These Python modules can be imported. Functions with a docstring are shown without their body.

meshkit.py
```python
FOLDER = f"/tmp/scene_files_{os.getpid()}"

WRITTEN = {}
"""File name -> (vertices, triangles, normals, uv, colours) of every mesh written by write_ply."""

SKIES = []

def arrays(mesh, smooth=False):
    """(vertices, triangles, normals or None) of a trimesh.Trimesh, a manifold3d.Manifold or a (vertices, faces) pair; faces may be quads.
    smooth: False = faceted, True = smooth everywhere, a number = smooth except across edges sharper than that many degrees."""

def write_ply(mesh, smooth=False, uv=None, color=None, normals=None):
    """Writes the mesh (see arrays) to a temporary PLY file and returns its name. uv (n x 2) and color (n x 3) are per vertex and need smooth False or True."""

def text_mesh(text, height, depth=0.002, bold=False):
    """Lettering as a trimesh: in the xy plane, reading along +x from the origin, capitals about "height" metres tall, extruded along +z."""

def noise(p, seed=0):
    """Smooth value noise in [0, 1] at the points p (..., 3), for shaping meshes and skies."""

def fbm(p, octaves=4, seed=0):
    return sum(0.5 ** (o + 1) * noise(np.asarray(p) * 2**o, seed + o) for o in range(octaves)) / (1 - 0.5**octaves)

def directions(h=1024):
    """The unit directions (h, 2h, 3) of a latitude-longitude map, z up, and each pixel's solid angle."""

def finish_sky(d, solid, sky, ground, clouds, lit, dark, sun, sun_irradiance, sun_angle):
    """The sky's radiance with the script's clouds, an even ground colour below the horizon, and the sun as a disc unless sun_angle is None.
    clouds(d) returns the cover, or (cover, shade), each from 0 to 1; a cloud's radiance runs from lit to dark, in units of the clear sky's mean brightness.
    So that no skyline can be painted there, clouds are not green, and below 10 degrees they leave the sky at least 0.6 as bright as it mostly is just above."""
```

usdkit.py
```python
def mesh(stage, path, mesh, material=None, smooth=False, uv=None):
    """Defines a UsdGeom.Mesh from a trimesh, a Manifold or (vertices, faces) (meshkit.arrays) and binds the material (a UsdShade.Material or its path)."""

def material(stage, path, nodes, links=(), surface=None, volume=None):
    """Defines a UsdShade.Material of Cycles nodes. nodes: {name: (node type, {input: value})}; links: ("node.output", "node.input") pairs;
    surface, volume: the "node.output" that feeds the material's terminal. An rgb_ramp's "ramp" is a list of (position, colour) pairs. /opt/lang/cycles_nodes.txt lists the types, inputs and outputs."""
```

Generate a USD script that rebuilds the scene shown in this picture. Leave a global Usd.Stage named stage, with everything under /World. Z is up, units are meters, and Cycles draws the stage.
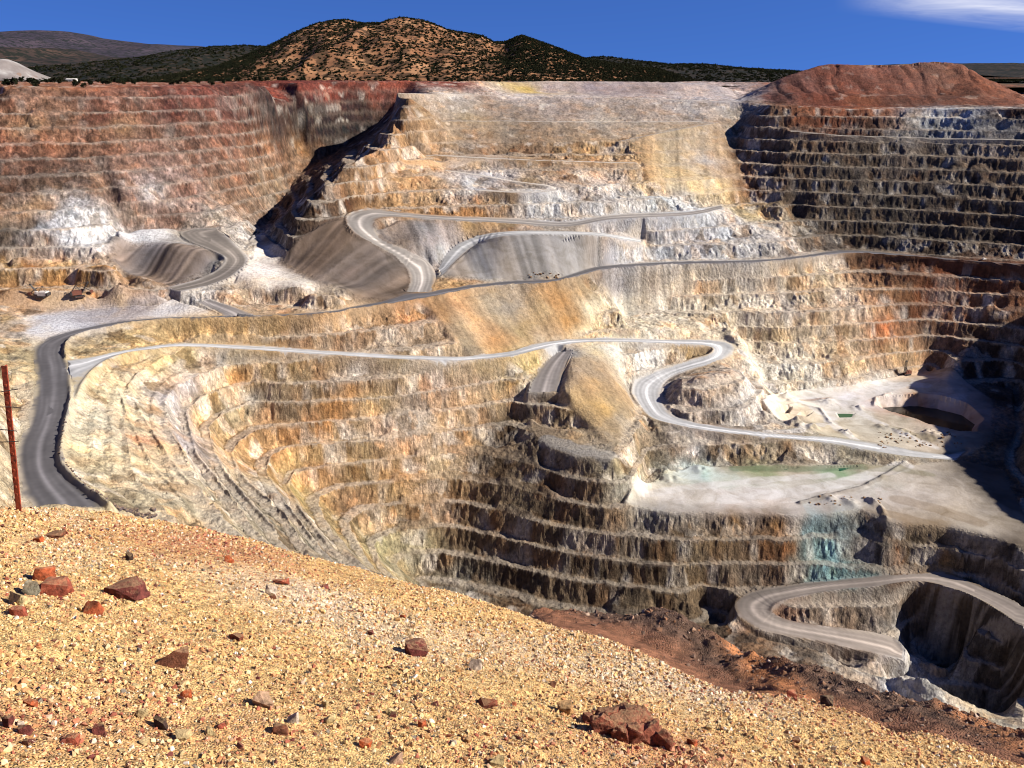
import math, random
import numpy as np
import trimesh
from scipy.interpolate import LinearNDInterpolator, NearestNDInterpolator
from scipy.ndimage import gaussian_filter, map_coordinates
from scipy.spatial import cKDTree, ConvexHull
import shapely
import usdkit, meshkit
from pxr import Gf, Sdf, Usd, UsdGeom, UsdLux, UsdShade, Vt

stage = Usd.Stage.CreateInMemory()
UsdGeom.SetStageUpAxis(stage, 'Z'); UsdGeom.SetStageMetersPerUnit(stage, 1.0)
UsdGeom.Xform.Define(stage, '/World'); UsdGeom.Scope.Define(stage, '/World/Looks')

# ---------------------------------------------------------------- camera
FPX, PITCH = 900.0, math.radians(18.95)          # focal length in pixels, tilt below the horizon
cam = UsdGeom.Camera.Define(stage, '/World/camera')
cam.CreateHorizontalApertureAttr(36.0); cam.CreateFocalLengthAttr(36.0 * FPX / 1024)
cam.CreateClippingRangeAttr((0.1, 60000.0))
cam.AddRotateXYZOp().Set(Gf.Vec3f(90 - math.degrees(PITCH), 0, 0))
cam.CreateExposureAttr(1.2)

# ---------------------------------------------------------------- light
SUN_AZ, SUN_EL = math.radians(98), math.radians(32)   # azimuth clockwise from +y
SUN = np.array([math.sin(SUN_AZ) * math.cos(SUN_EL), math.cos(SUN_AZ) * math.cos(SUN_EL), math.sin(SUN_EL)])
sun = UsdLux.DistantLight.Define(stage, '/World/sun')
sun.CreateIntensityAttr(1.25); sun.CreateAngleAttr(0.5); sun.CreateColorAttr(Gf.Vec3f(1.0, 0.94, 0.85))
sun.GetPrim().CreateAttribute('inputs:normalize', Sdf.ValueTypeNames.Bool).Set(True)
rot = Gf.Rotation(Gf.Vec3d(0, 0, 1), Gf.Vec3d(*SUN))
sun.AddTransformOp().Set(Gf.Matrix4d().SetRotate(rot))

sky_mat = usdkit.material(stage, '/World/Looks/sky_look', {
    'tc': ('texture_coordinate', {}), 'lift': ('vector_math', {'math_type': 'add', 'vector2': (0, 0, .24)}), 'unit': ('vector_math', {'math_type': 'normalize'}),
    'sky': ('sky_texture', {'sky_type': 'single_scattering', 'sun_disc': False, 'sun_elevation': SUN_EL, 'sun_rotation': math.atan2(SUN[0], SUN[1]),
                            'altitude': 2000.0, 'air_density': 1.0, 'aerosol_density': 0.1, 'ozone_density': 4.0}),
    'sat': ('hsv', {'hue': 0.512, 'saturation': 1.08, 'value': 1.0, 'fac': 1.0}),
    'blue': ('mix', {'mix_type': 'multiply', 'fac': 1.0, 'color2': (.53, .80, 1.17)}), 'sep': ('separate_xyz', {}), 'az': ('math', {'math_type': 'divide'}), 'elv': ('math', {'math_type': 'divide'}),
    'cmb': ('combine_xyz', {'z': 3.0}), 'cmap': ('mapping', {'scale': (9.0, 60.0, 1.0), 'rotation': (0, 0, 0.10)}),
    'cn': ('noise_texture', {'scale': 1.0, 'detail': 7.0, 'roughness': .6, 'distortion': .6}),
    'ln': ('noise_texture', {'scale': 3.0, 'detail': 1.0}),
    'e1': ('math', {'math_type': 'multiply_add', 'value2': -0.10, 'value3': 0.0975}),   # the lower edge of the cirrus bank sinks to the right
    'd1': ('math', {'math_type': 'subtract'}), 'm1': ('map_range', {'from_min': -0.004, 'from_max': 0.018, 'to_min': 0.0, 'to_max': 1.0, 'clamp': True}),
    'm2': ('map_range', {'from_min': 0.33, 'from_max': 0.44, 'to_min': 0.0, 'to_max': 1.0, 'clamp': True}),
    'm3': ('map_range', {'from_min': 0.20, 'from_max': 0.12, 'to_min': 0.0, 'to_max': 1.0, 'clamp': True}),
    'm4': ('map_range', {'from_min': 0.30, 'from_max': 0.62, 'to_min': 0.15, 'to_max': 1.0, 'clamp': True}),
    'front': ('math', {'math_type': 'greater_than', 'value2': 0.0}),
    'x1': ('math', {'math_type': 'multiply'}), 'x2': ('math', {'math_type': 'multiply'}), 'x3': ('math', {'math_type': 'multiply'}), 'x4': ('math', {'math_type': 'multiply'}), 'x5': ('math', {'math_type': 'multiply', 'value2': .85}),
    'mixc': ('mix', {'color2': (7.0, 7.2, 8.4)}),
    'bg': ('background_shader', {'strength': 0.052})},
    [('tc.generated', 'lift.vector1'), ('lift.vector', 'unit.vector1'), ('unit.vector', 'sky.vector'), ('sky.color', 'sat.color'),
     ('tc.generated', 'sep.vector'), ('sep.x', 'az.value1'), ('sep.y', 'az.value2'), ('sep.z', 'elv.value1'), ('sep.y', 'elv.value2'), ('az.value', 'cmb.x'), ('elv.value', 'cmb.y'),
     ('cmb.vector', 'cmap.vector'), ('cmap.vector', 'cn.vector'), ('az.value', 'e1.value1'), ('elv.value', 'd1.value1'), ('e1.value', 'd1.value2'), ('d1.value', 'm1.value'), ('az.value', 'm2.value'), ('elv.value', 'm3.value'), ('cn.fac', 'm4.value'), ('sep.y', 'front.value1'),
     ('m1.result', 'x1.value1'), ('m2.result', 'x1.value2'), ('x1.value', 'x2.value1'), ('m3.result', 'x2.value2'), ('x2.value', 'x3.value1'), ('m4.result', 'x3.value2'), ('x3.value', 'x4.value1'), ('front.value', 'x4.value2'), ('x4.value', 'x5.value1'),
     ('x5.value', 'mixc.fac'), ('sat.color', 'blue.color1'), ('blue.color', 'mixc.color1'), ('mixc.color', 'bg.color')], surface='bg.background')
dome = UsdLux.DomeLight.Define(stage, '/World/sky')
UsdShade.MaterialBindingAPI.Apply(dome.GetPrim()).Bind(sky_mat)

# ---------------------------------------------------------------- helpers
RIGHT, UP, FWD = np.array([1., 0, 0]), np.array([0, math.sin(PITCH), math.cos(PITCH)]), np.array([0, math.cos(PITCH), -math.sin(PITCH)])
def ray(u, v):
    u, v = np.asarray(u, float), np.asarray(v, float)
    return ((u - 512) / FPX)[..., None] * RIGHT + ((384 - v) / FPX)[..., None] * UP + FWD
def at_z(u, v, z):
    d = ray(u, v); return d * (z / d[..., 2])[..., None]
def at_y(u, v, y):
    d = ray(u, v); return d * (y / d[..., 1])[..., None]
def sstep(x, a, b):
    t = np.clip((x - a) / (b - a), 0, 1); return t * t * (3 - 2 * t)
def lin(c):
    c = np.asarray(c, float) / 255.0
    return np.where(c <= .04045, c / 12.92, ((c + .055) / 1.055) ** 2.4)
def n2(x, y, s, seed=0, z=None):
    return meshkit.noise(np.stack([x / s, y / s, np.zeros_like(x) if z is None else z / s], -1), seed)
def fb(x, y, s, octaves=4, seed=0, gain=.5):
    out, amp, tot = np.zeros_like(x), 1.0, 0.0
    for o in range(octaves):
        out += amp * n2(x + 17.3 * o, y - 9.1 * o, s / 2 ** o, seed + o); tot += amp; amp *= gain
    return out / tot

used = {}
def path_for(name, parent=None):
    base = (str(parent.GetPath()) if parent else '/World') + '/'
    k = used.get(base + name, -1) + 1
    used[base + name] = k
    return base + (name if k == 0 else '%s_%03d' % (name, k))
def tag(p, label=None, category=None, group=None, kind=None):
    p = p.GetPrim() if hasattr(p, 'GetPrim') else p
    for k, v in (('label', label), ('category', category), ('group', group), ('kind', kind)):
        if v: p.SetCustomDataByKey(k, v)
    return p
def obj(name, mesh, mat, parent=None, smooth=False, **t):
    m = usdkit.mesh(stage, path_for(name, parent), mesh, mat, smooth=smooth)
    return tag(m, **t)
def thing(name, loc=(0, 0, 0), rotz=0.0, scale=None, **t):
    x = UsdGeom.Xform.Define(stage, path_for(name))
    x.AddTranslateOp().Set(Gf.Vec3d(*map(float, loc))); x.AddRotateZOp().Set(float(rotz))
    if scale is not None: x.AddScaleOp().Set(Gf.Vec3f(*scale))
    return tag(x, **t)
def primvar(prim, name, values, kind='color'):
    api = UsdGeom.PrimvarsAPI(prim)
    if kind == 'color':
        api.CreatePrimvar(name, Sdf.ValueTypeNames.Color3fArray, 'vertex').Set(Vt.Vec3fArray.FromNumpy(np.asarray(values, np.float32)))
    else:
        api.CreatePrimvar(name, Sdf.ValueTypeNames.FloatArray, 'vertex').Set(Vt.FloatArray.FromNumpy(np.asarray(values, np.float32)))

# ---------------------------------------------------------------- the survey of the pit: lines of known height
LINES = []
def zl(pts, z):            # image line with heights
    p = np.array(pts, float); z = np.broadcast_to(np.asarray(z, float), (len(p),))
    w = at_z(p[:, 0], p[:, 1], z); LINES.append(w); return w
def yl(pts, y):            # image line with distances
    p = np.array(pts, float); y = np.broadcast_to(np.asarray(y, float), (len(p),))
    w = at_y(p[:, 0], p[:, 1], y); LINES.append(w); return w
def xl(*pts):              # plain world line
    w = np.array(pts, float); LINES.append(w); return w
ROADS = {}
def spline(p, z, n=5):
    p = np.column_stack([np.array(p, float), np.broadcast_to(np.asarray(z, float), (len(p),))]); q = np.vstack([2 * p[0] - p[1], p, 2 * p[-1] - p[-2]]); out = []
    for i in range(1, len(q) - 2):
        for t_ in np.arange(n) / n:
            a0, a1, a2, a3 = q[i - 1:i + 3]
            out.append(.5 * (2 * a1 + (a2 - a0) * t_ + (2 * a0 - 5 * a1 + 4 * a2 - a3) * t_ ** 2 + (3 * a1 - a0 - 3 * a2 + a3) * t_ ** 3))
    out = np.array(out + [p[-1]]); return out[:, :2], out[:, 2]
def road(name, a, za, b, zb, berm_a=0, berm_b=0):
    A, B = zl(*spline(a, za)), zl(*spline(b, zb))
    ROADS.setdefault(name, []).append((np.vstack([A, B[::-1]]), A, B, berm_a, berm_b))

# haul road (dark, nearly level)
road('haul_road',
     [(32,507),(21,485),(17,450),(27,427),(34,402),(36,375),(33,352),(42,342),(60,334),(82,328.5),(112,322.5),(145,319),(175,317),(250,315.5),(323,312),(356,306),(386,300),(406,294),(431,291.5),(471,285),(512,281),(549,279.5),(569,275),(594,267),(624,264),(687,261),(762,259.5),(805,255),(833,251),(863,250.5),(918,255.5),(978,261),(1060,266)], -205,
     [(110,507),(82,487),(65,470),(61,455),(67,420),(72,395),(71,370),(66,357),(66,347),(72,340),(87,334),(120,327),(155,322.5),(190,321),(250,319.5),(323,316.5),(356,311),(396,305),(431,299.5),(471,291),(512,286.5),(549,284.5),(587,276),(612,270.5),(662,267),(720,265.5),(762,264),(805,260),(835,256),(863,255),(918,259),(978,264),(1060,270)], -205, 0, 3.0)
# pale ramp from the haul road down to the floor
road('ramp_road',
     [(67,360),(85,358),(120,351),(155,345.5),(190,343),(256,346),(318,350),(381,354),(416,355.5),(456,356.5),(481,355),(512,350.5),(542,342.5),(574,339),(612,338),(662,339.5),(702,339.5),(724,341),(735,347),(730,355),(712,364),(687,371),(672,377),(662,387),(662,402),(672,415),(692,422),(737,429),(768,433),(830,437),(868,442),(905,449),(943,454),(965,451)],
     [-205,-206,-210,-215,-220,-226,-231,-236,-239,-243,-246,-247.5,-249.5,-252,-256,-261,-266,-269,-272,-275,-278,-282,-286,-290,-295,-299,-301,-305,-307,-312,-316,-320,-325,-326],
     [(76,398),(85,380),(100,365),(122,355),(155,349.5),(190,347.5),(256,351),(318,355),(381,359),(416,360.5),(456,361.5),(481,360),(512,357),(537,351),(562,346),(580,343.5),(612,342.5),(662,344),(687,345),(707,346.5),(713,350),(708,355),(687,361.5),(657,371),(637,380),(632,392),(640,407),(652,419),(682,427),(712,432),(762,437.5),(830,444),(868,451),(905,457),(953,461)],
     [-205,-205,-207,-210,-215,-220,-226,-231,-236,-239,-243,-246,-248,-249.5,-251,-253,-256,-261,-264,-267,-269.5,-272,-276,-281,-286,-291,-296,-299,-301.5,-303.5,-307,-312,-316,-320,-325], 0, 1.0)
# road climbing to the upper benches
road('upper_road',
     [(406,292),(410,281),(405,267),(386,252),(363,240),(349,228),(346,218),(354,212),(373,209.5),(406,213.5),(450,216.5),(512,219),(567,222.5),(612,215.5),(687,212),(722,205)],
     [-205,-200,-190,-176,-163,-152,-146,-145,-146,-149,-154,-159,-163,-160,-160,-158],
     [(431,292),(436,276),(428,262),(411,252),(383,239.5),(374,228),(376,220),(386,217),(406,217.5),(450,220.5),(512,223.5),(567,226.5),(612,219.5),(687,215.5),(722,208.5)],
     [-205,-200,-191,-178,-165,-154,-149,-148,-149.5,-154,-159,-163,-160,-160,-158], 1.2, 0)
road('upper_ramp',
     [(438,268),(446,255),(457,244),(481,234.5),(512,231),(555,231),(599,232.5),(642,239.5)], [-196,-187,-178,-169,-165,-166,-171,-185],
     [(441,276),(457,260),(474,246),(490,239),(512,235.5),(555,234.5),(599,236),(642,243)], [-199,-189,-179,-170,-165.5,-166.5,-171.5,-185.5], 0, 0)
zl([(600,262),(600,255),(606,246)], [-203,-196,-184]); zl([(645,258),(645,250)], [-202,-193])
zl([(425,238),(440,243)], [-166,-174]); zl([(470,228),(500,228)], [-163,-163])
def track(pts, y, w=1.4):
    p_ = np.array(pts, float); A_, B_ = at_y(p_[:, 0], p_[:, 1] - w, np.array(y) + 5.), at_y(p_[:, 0], p_[:, 1] + w, np.array(y) - 5.)
    B_[:, 2] = A_[:, 2] = (A_[:, 2] + B_[:, 2]) / 2; LINES.extend([A_, B_]); ROADS.setdefault('bench_track', []).append((np.vstack([A_, B_[::-1]]), A_, B_, 0, 0))
track([(398,93),(473,94.5),(512,96.5),(587,97.5),(660,99),(740,102)], [1300,1400,1440,1450,1450,1440])
track([(440,121),(512,121),(560,121.5),(617,122),(700,121.5)], [1280,1325,1335,1345,1365])
track([(619,141.5),(645,136),(680,129),(718,122.5)], [1262,1275,1310,1362], 1.0)
track([(402,157),(436,155),(486,158),(540,160.5),(637,163)], [1190,1195,1195,1200,1205], 1.2)
track([(790,131),(843,135.5),(930,138),(1024,140)], [1290,1262,1235,1185], 1.3)
track([(446,170.5),(480,175),(512,181),(545,185),(557,188)], [1150,1142,1132,1120,1110], 1.2)
track([(478,190),(510,192),(540,192),(556,190)], [1095,1090,1095,1105], 1.0)
# road on the grey waste dump at the left
road('dump_road',
     [(169,288),(195,281),(215,272),(225,262),(222,256),(205,248),(188,241),(180,233),(196,229.5),(217,229)], [-190,-187,-182,-175,-171,-166,-162,-159,-159,-159],
     [(181,291),(210,285),(232,276),(246,263),(244,253),(236,245),(228,237),(217,229)], [-190,-188,-183,-176,-172,-166,-161,-159], 0.9, 0)
road('spur_road',
     [(196,302),(212,309),(226,316.5)], [-198,-202,-205], [(210,299),(228,305),(246,311),(262,316)], [-196,-199,-202,-205])
road('spur_road', [(558,352),(545,363),(535,376),(529,392)], [-257,-261.5,-266,-271.5], [(573,350),(567,361),(562,376),(558,392)], [-253.5,-258.5,-264,-271])
# hairpin at the bottom
road('lower_road',
     [(1060,632),(1024,606),(980,586),(943,573),(893,574.5),(830,580),(768,588),(742,595),(735,604),(738,614),(747,623),(768,632),(818,641),(868,652.5),(904,660)],
     [-350,-352,-354,-355,-358,-363,-368,-371,-373,-374.5,-375.5,-377,-379.5,-383,-386],
     [(1060,660),(1024,630),(1008,618),(975,598),(948,588),(918,582),(880,587),(830,592),(788,600),(774,606),(773,614),(793,622),(830,627.5),(868,633),(895,641),(904,650)],
     [-350,-352,-352.5,-354.5,-355.5,-356.5,-359,-363.5,-367.5,-370,-373,-375.5,-378,-381,-384,-386], 0, 0.8)

# --- benches of the bowl and the terraces to its right (outer edges)
zl([(175,388),(166,402),(170,425),(182,450),(200,480),(226,515),(250,540)], -235); zl([(230,370),(207,374),(175,388)], -235); zl([(230,370),(290,374),(345,370),(400,366)], -240)
zl([(431,368),(396,375),(338,380),(290,384),(256,383),(230,386),(200,397),(187,412),(190,430),(197,455),(217,480),(240,507),(262,533)], -250)
zl([(501,379),(468,386),(416,395),(356,400),(318,402),(280,403),(250,401),(222,415),(211,427),(215,455),(227,475),(252,505),(276,530),(292,548)], -265)
zl([(493,406),(443,411),(381,417),(351,420),(288,426),(256,431),(240,442),(232,455),(238,472),(256,490),(276,507),(301,535),(316,550)], -280)
zl([(505,422),(481,427),(431,435),(381,441),(351,444),(290,447),(270,458),(268,475),(288,507),(312,538),(330,558)], -295)
zl([(615,461),(575,457),(548,447),(531,434),(522,428),(505,422)], -295)
zl([(579,481),(549,471),(512,461),(480,455),(456,453),(406,458),(331,467),(295,472),(287,485),(302,512),(326,542),(348,562)], -310)
zl([(617,510),(574,505),(542,496),(512,487),(470,480),(416,479),(381,482),(330,487),(315,500),(326,525),(348,550),(362,566)], -325)
zl([(815,536),(790,541),(762,541),(712,541),(662,541.5),(637,538.5),(587,533),(537,524),(512,515),(480,505),(456,500),(421,502),(360,507),(347,522),(356,542),(363,555),(373,568)], -340)
zl([(762,563),(712,566),(652,564.5),(587,557),(542,549),(512,540),(480,532),(446,526),(393,530),(370,538),(376,555),(386,570)], -355)
zl([(818,565),(873,569)], -355)
zl([(707,595),(662,590.5),(612,585),(550,576),(512,567),(470,556),(440,552),(405,555),(395,560),(402,574)], -370)
zl([(411,577),(456,582),(490,592),(530,603),(587,612),(632,618),(680,630)], -385)
zl([(430,600),(520,625),(640,650)], -386)
# front edge of the floor
zl([(627,503),(652,508),(672,512),(720,512),(762,512),(793,515),(812,512),(835,510),(863,508),(888,524),(948,527),(993,540),(1030,556)], -324.3)
zl([(690,470),(740,471),(800,471),(860,470),(905,468)], -324.3); zl([(640,505),(700,495),(800,495),(900,500),(970,520)], -324.3)
zl([(650,480),(642,497)], -324.3)
zl([(870,540),(895,545),(940,549),(965,557),(993,572),(1020,591)], -341)
# back floor
zl([(770,395),(800,392),(850,388),(890,380),(925,372)], -318); zl([(790,425),(850,420),(930,428),(965,440)], -320); zl([(960,470),(985,440),(990,410)],[-324,-321,-318]); zl([(1000,470),(1024,430),(1024,390)],[-324,-321,-316])
zl([(780,405),(800,412),(830,432)], [-314,-314,-313])
zl([(765,385),(745,352)], [-300,-274])
# sump of the back floor
# back wall: foot of benches
def bench_row(pts, z): zl(pts, z)
zl([(600,330),(640,330),(690,332),(740,335)], [-246,-250,-259,-262])
zl([(760,372),(800,374),(850,371),(900,360)], -302); zl([(912,356),(925,352)], [-298,-296])
zl([(735,338),(780,340),(830,338),(880,335),(925,330)], [-278,-278,-277,-276,-274])
zl([(620,312),(700,313),(780,314),(850,310),(905,305)], -250)
zl([(610,290),(700,289),(780,288),(850,286),(895,284)], [-228,-229,-231,-231,-229])
yl([(925,300),(960,300),(1024,300),(1060,300)], [1012,1002,982,972]); yl([(935,340),(980,338),(1040,338)], [980,965,945]); yl([(915,278),(970,280),(1050,283)], [1024,1012,985])
# knob inside the hairpin of the ramp
zl([(680,385),(700,376),(735,372),(752,378)], [-277,-272,-273,-279]); zl([(676,405),(700,414),(725,421),(750,421)], [-293,-299,-302,-304]); zl([(690,398),(715,400),(745,402)], [-283,-286,-290])
zl([(760,400),(772,418)], [-300,-308])
# slope and pads left of the hairpin
zl([(545,362),(560,352),(570,348)], [-261,-256,-252.5]); zl([(527,394),(540,395),(558,394)], -272); zl([(530,375),(554,370),(557,382)], [-266,-262,-267])
zl([(579,349),(570,372),(566,391)], [-253,-258,-265]); zl([(600,358),(612,380),(622,400)], [-259,-270,-281]); zl([(625,352),(640,360)], [-262,-270])
zl([(577,400),(595,415),(612,440)], [-273,-282,-292]); zl([(545,408),(560,405),(585,418)], [-281,-279,-285])
zl([(533,420),(560,430),(590,441),(612,452)], [-291,-292,-293,-294]); zl([(640,415),(635,430),(622,455)], [-294,-294,-294.5])
zl([(655,430),(668,440),(690,440)], [-302,-305,-306]); zl([(640,445),(632,468)], [-301,-304]); zl([(648,460),(640,480)], [-316,-320])
zl([(512,405),(518,418)], [-283,-290])
# right side of the lower pit: dark cut, bottom, pale rock
zl([(918,594),(943,611),(968,640),(993,657),(1030,670)], [-366,-376,-392,-402,-408]); zl([(905,650),(912,640),(930,660),(960,690),(1010,720)], [-388,-400,-420,-432,-436])
zl([(960,610),(1000,640),(1030,660)], [-385,-398,-405])
yl([(872,664),(895,668),(912,664),(925,668),(950,686),(975,697),(995,706)], [520,500,490,484,478,474,470]); yl([(868,676),(895,690),(930,700),(965,712),(990,722)], [500,484,468,458,452]); yl([(905,656),(935,664),(965,680),(1000,698)], [540,530,522,515]); zl([(740,640),(800,655),(860,668)], [-392,-394,-395])
zl([(700,615),(720,630)], [-392,-396]); zl([(900,720),(1000,760)], [-420,-440])
# wall above the haul road: bench between haul road and grey dump slopes
zl([(250,285),(300,286),(345,291)], -188); zl([(240,292),(256,300),(300,303),(352,303)], [-196,-202,-204,-204]); zl([(283,266),(300,274),(320,281),(350,289),(358,297)], [-186,-187,-188,-190,-196])
zl([(250,262),(262,250),(280,260)], [-180,-177,-184]); zl([(232,290),(245,280)], [-190,-185])
zl([(255,240),(265,232)], -174); zl([(405,297),(380,300)], -204)
# left: shovel bench and faces
zl([(0,304),(60,302),(140,299),(165,299)], -197); zl([(0,297),(60,296),(140,293)], -195); zl([(0,284),(60,282),(110,279),(135,283)], -181)
zl([(0,276),(60,274),(120,272),(150,280)], -180); zl([(0,262),(60,259),(105,262),(118,268)], -167); zl([(0,256),(60,254),(110,258)], -166)
zl([(160,292),(172,297),(182,302)], [-190,-196,-199]); zl([(28,316),(50,310),(110,307),(160,309)], -203); zl([(30,330),(60,326)], -204)
# grey dump at the left
zl([(118,237),(150,240.5),(182,246),(220,258)], [-160,-160,-161,-171]); zl([(115,260),(135,271),(152,278),(168,284),(190,279),(215,270),(224,262)], [-174,-184,-189,-190.5,-188,-184,-177])
zl([(135,233),(170,231)], -158); zl([(120,231),(180,228),(217,227)], -157)
# red wall at the far left
yl([(0,88),(100,88),(200,86),(256,84),(330,82),(400,81),(470,82)], [1040,1080,1155,1240,1400,1440,1460])
yl([(0,106),(100,106),(200,104),(300,100),(350,100)], [1022,1058,1135,1330,1400])
yl([(0,150),(100,150),(200,148),(250,146),(300,145)], [968,1008,1085,1180,1320])
yl([(0,200),(100,200),(200,196),(245,192)], [912,945,1035,1110])
yl([(0,240),(60,240),(105,243)], [875,880,882]); yl([(120,229),(217,225),(250,222)], [925,980,1040])
# spur in the middle and its shaded west side
yl([(408,94),(402,110),(395,130),(385,148),(362,158),(345,166),(325,186),(312,200),(300,214),(290,235),(283,255)], [1255,1200,1150,1105,1065,1042,1000,982,962,935,925])
yl([(380,120),(350,142),(318,160),(292,181),(272,212),(262,238)], [1400,1350,1310,1240,1150,1070])
yl([(394,116),(376,140),(345,158),(318,180),(290,214),(276,242)], [1310,1230,1150,1080,1010,975])
yl([(430,110),(420,140),(405,162),(380,185),(355,205),(335,228)], [1250,1190,1135,1065,1005,950])
yl([(365,200),(400,208)], [1015,1025])
# upper middle: dumps and benches
yl([(520,82),(560,81),(640,82),(717,85)], [1600,1620,1620,1600]); yl([(500,93),(545,93),(640,93),(735,99)], [1500,1560,1560,1530])
yl([(396,92),(473,94),(512,96.5),(587,97.5),(660,99),(740,103)], [1300,1400,1450,1450,1450,1440])
yl([(430,122),(512,120),(617,122),(712,121)], [1270,1330,1350,1370]); yl([(420,118),(512,117),(617,119)], [1285,1350,1375])
yl([(430,143),(512,141),(619,142),(660,133),(718,123)], [1215,1255,1265,1300,1360])
yl([(402,157),(436,155),(486,158),(540,160),(637,163)], [1185,1195,1195,1200,1205]); yl([(420,152),(486,153),(540,155),(637,158)], [1200,1212,1218,1225])
yl([(446,171),(512,181),(557,187)], [1150,1135,1115]); yl([(446,176),(481,190),(530,193),(557,189)], [1130,1092,1090,1108]); yl([(600,190),(660,196),(720,196)], [1120,1150,1180])
yl([(440,178),(400,180)], [1110,1085]); yl([(580,172),(640,178),(690,180),(720,180)], [1165,1175,1190,1215])
yl([(420,197),(440,200),(500,205),(560,208),(620,203),(690,200)], [1065,1065,1065,1075,1095,1150])
zl([(650,247),(700,246),(780,244),(800,246)], -191); zl([(655,237),(720,232),(790,228)], [-181,-180,-180]); zl([(730,206),(760,205),(790,208)], [-160,-161,-164])
zl([(800,250),(770,252)], -198)
# upper right wall
yl([(768,106),(860,109),(940,109),(1024,109),(1080,110)], [1330,1310,1290,1230,1200])
yl([(790,130),(843,135),(930,138),(1024,140),(1080,142)], [1290,1262,1235,1185,1150])
yl([(775,180),(840,186),(930,193),(1024,201),(1080,206)], [1215,1185,1150,1095,1060])
yl([(800,222),(860,228),(930,236),(1024,249),(1080,256)], [1150,1130,1100,1050,1010])
yl([(742,116),(736,140),(735,160),(742,192)], [1405,1340,1290,1212]); yl([(792,122),(788,150),(785,175),(783,200)], [1300,1258,1216,1172]); yl([(700,150),(690,165)],[1285,1245])
# red dump on the far rim
RED = [(755,100),(775,87),(790,74),(813,66.5),(828,65),(870,65.5),(913,65),(918,61.5),(948,62),(968,65),(993,80),(1013,95),(1040,104)]
yl(RED, [1440,1480,1500,1510,1510,1510,1510,1510,1510,1500,1470,1440,1420])
yl([(800,90.5),(870,92.5),(940,93.5)], [1452,1442,1447]); yl([(760,104),(800,106),(880,106),(960,105),(1040,106)], [1400,1395,1385,1380,1370]); yl([(800,92),(870,94),(940,95),(990,97)], [1425,1415,1410,1415])
yl([(760,86),(840,84),(950,84),(1040,85),(1100,85)], 1700); yl([(828,64.5),(870,65),(913,64.5),(945,61.5)], [1560,1560,1560,1560])
# plateau beyond the rim
for yy, zz in ((1760, -14), (2000, -12)):
    xl(*[(x, yy, zz) for x in range(-1900, 1901, 100)])
yl([(0,84.5),(100,84.5),(200,82.5),(330,80)], [1200,1250,1330,1420])
yl([(720,90),(750,93)], [1680,1650])
# ground left of the haul road, right shoulder, and the slope below the viewpoint (mostly out of sight)
zl([(0,330),(10,380),(5,430),(0,470),(10,505)], [-200,-196,-192,-192,-196]); zl([(-80,340),(-90,420),(-120,505)], [-185,-165,-165]); zl([(-200,310),(-260,400),(-320,505)], [-160,-125,-120])
xl((-900,420,-60),(-900,700,-60),(-900,1000,-10),(-900,1400,-10)); xl((-620,900,-150),(-640,1000,-80)); yl([(-120,240),(-250,240)], [850,840]); yl([(-120,88),(-250,90),(-350,95)], [1000,980,960])
xl((-700,600,-75),(-620,480,-95),(-560,360,-95))
for r, m in ((60, 1.0), (120, 1.0), (220, 1.0), (320, 1.0)):
    xl(*[(r * math.sin(math.radians(a)), r * math.cos(math.radians(a)), -r * m * (0.70 + 0.0060 * (a + 30))) for a in range(-60, 76, 5)])
xl((-160,352,-206),(-220,345,-206),(-280,340,-200),(-100,395,-250),(0,420,-310),(100,430,-350),(220,430,-380),(320,420,-360))
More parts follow.
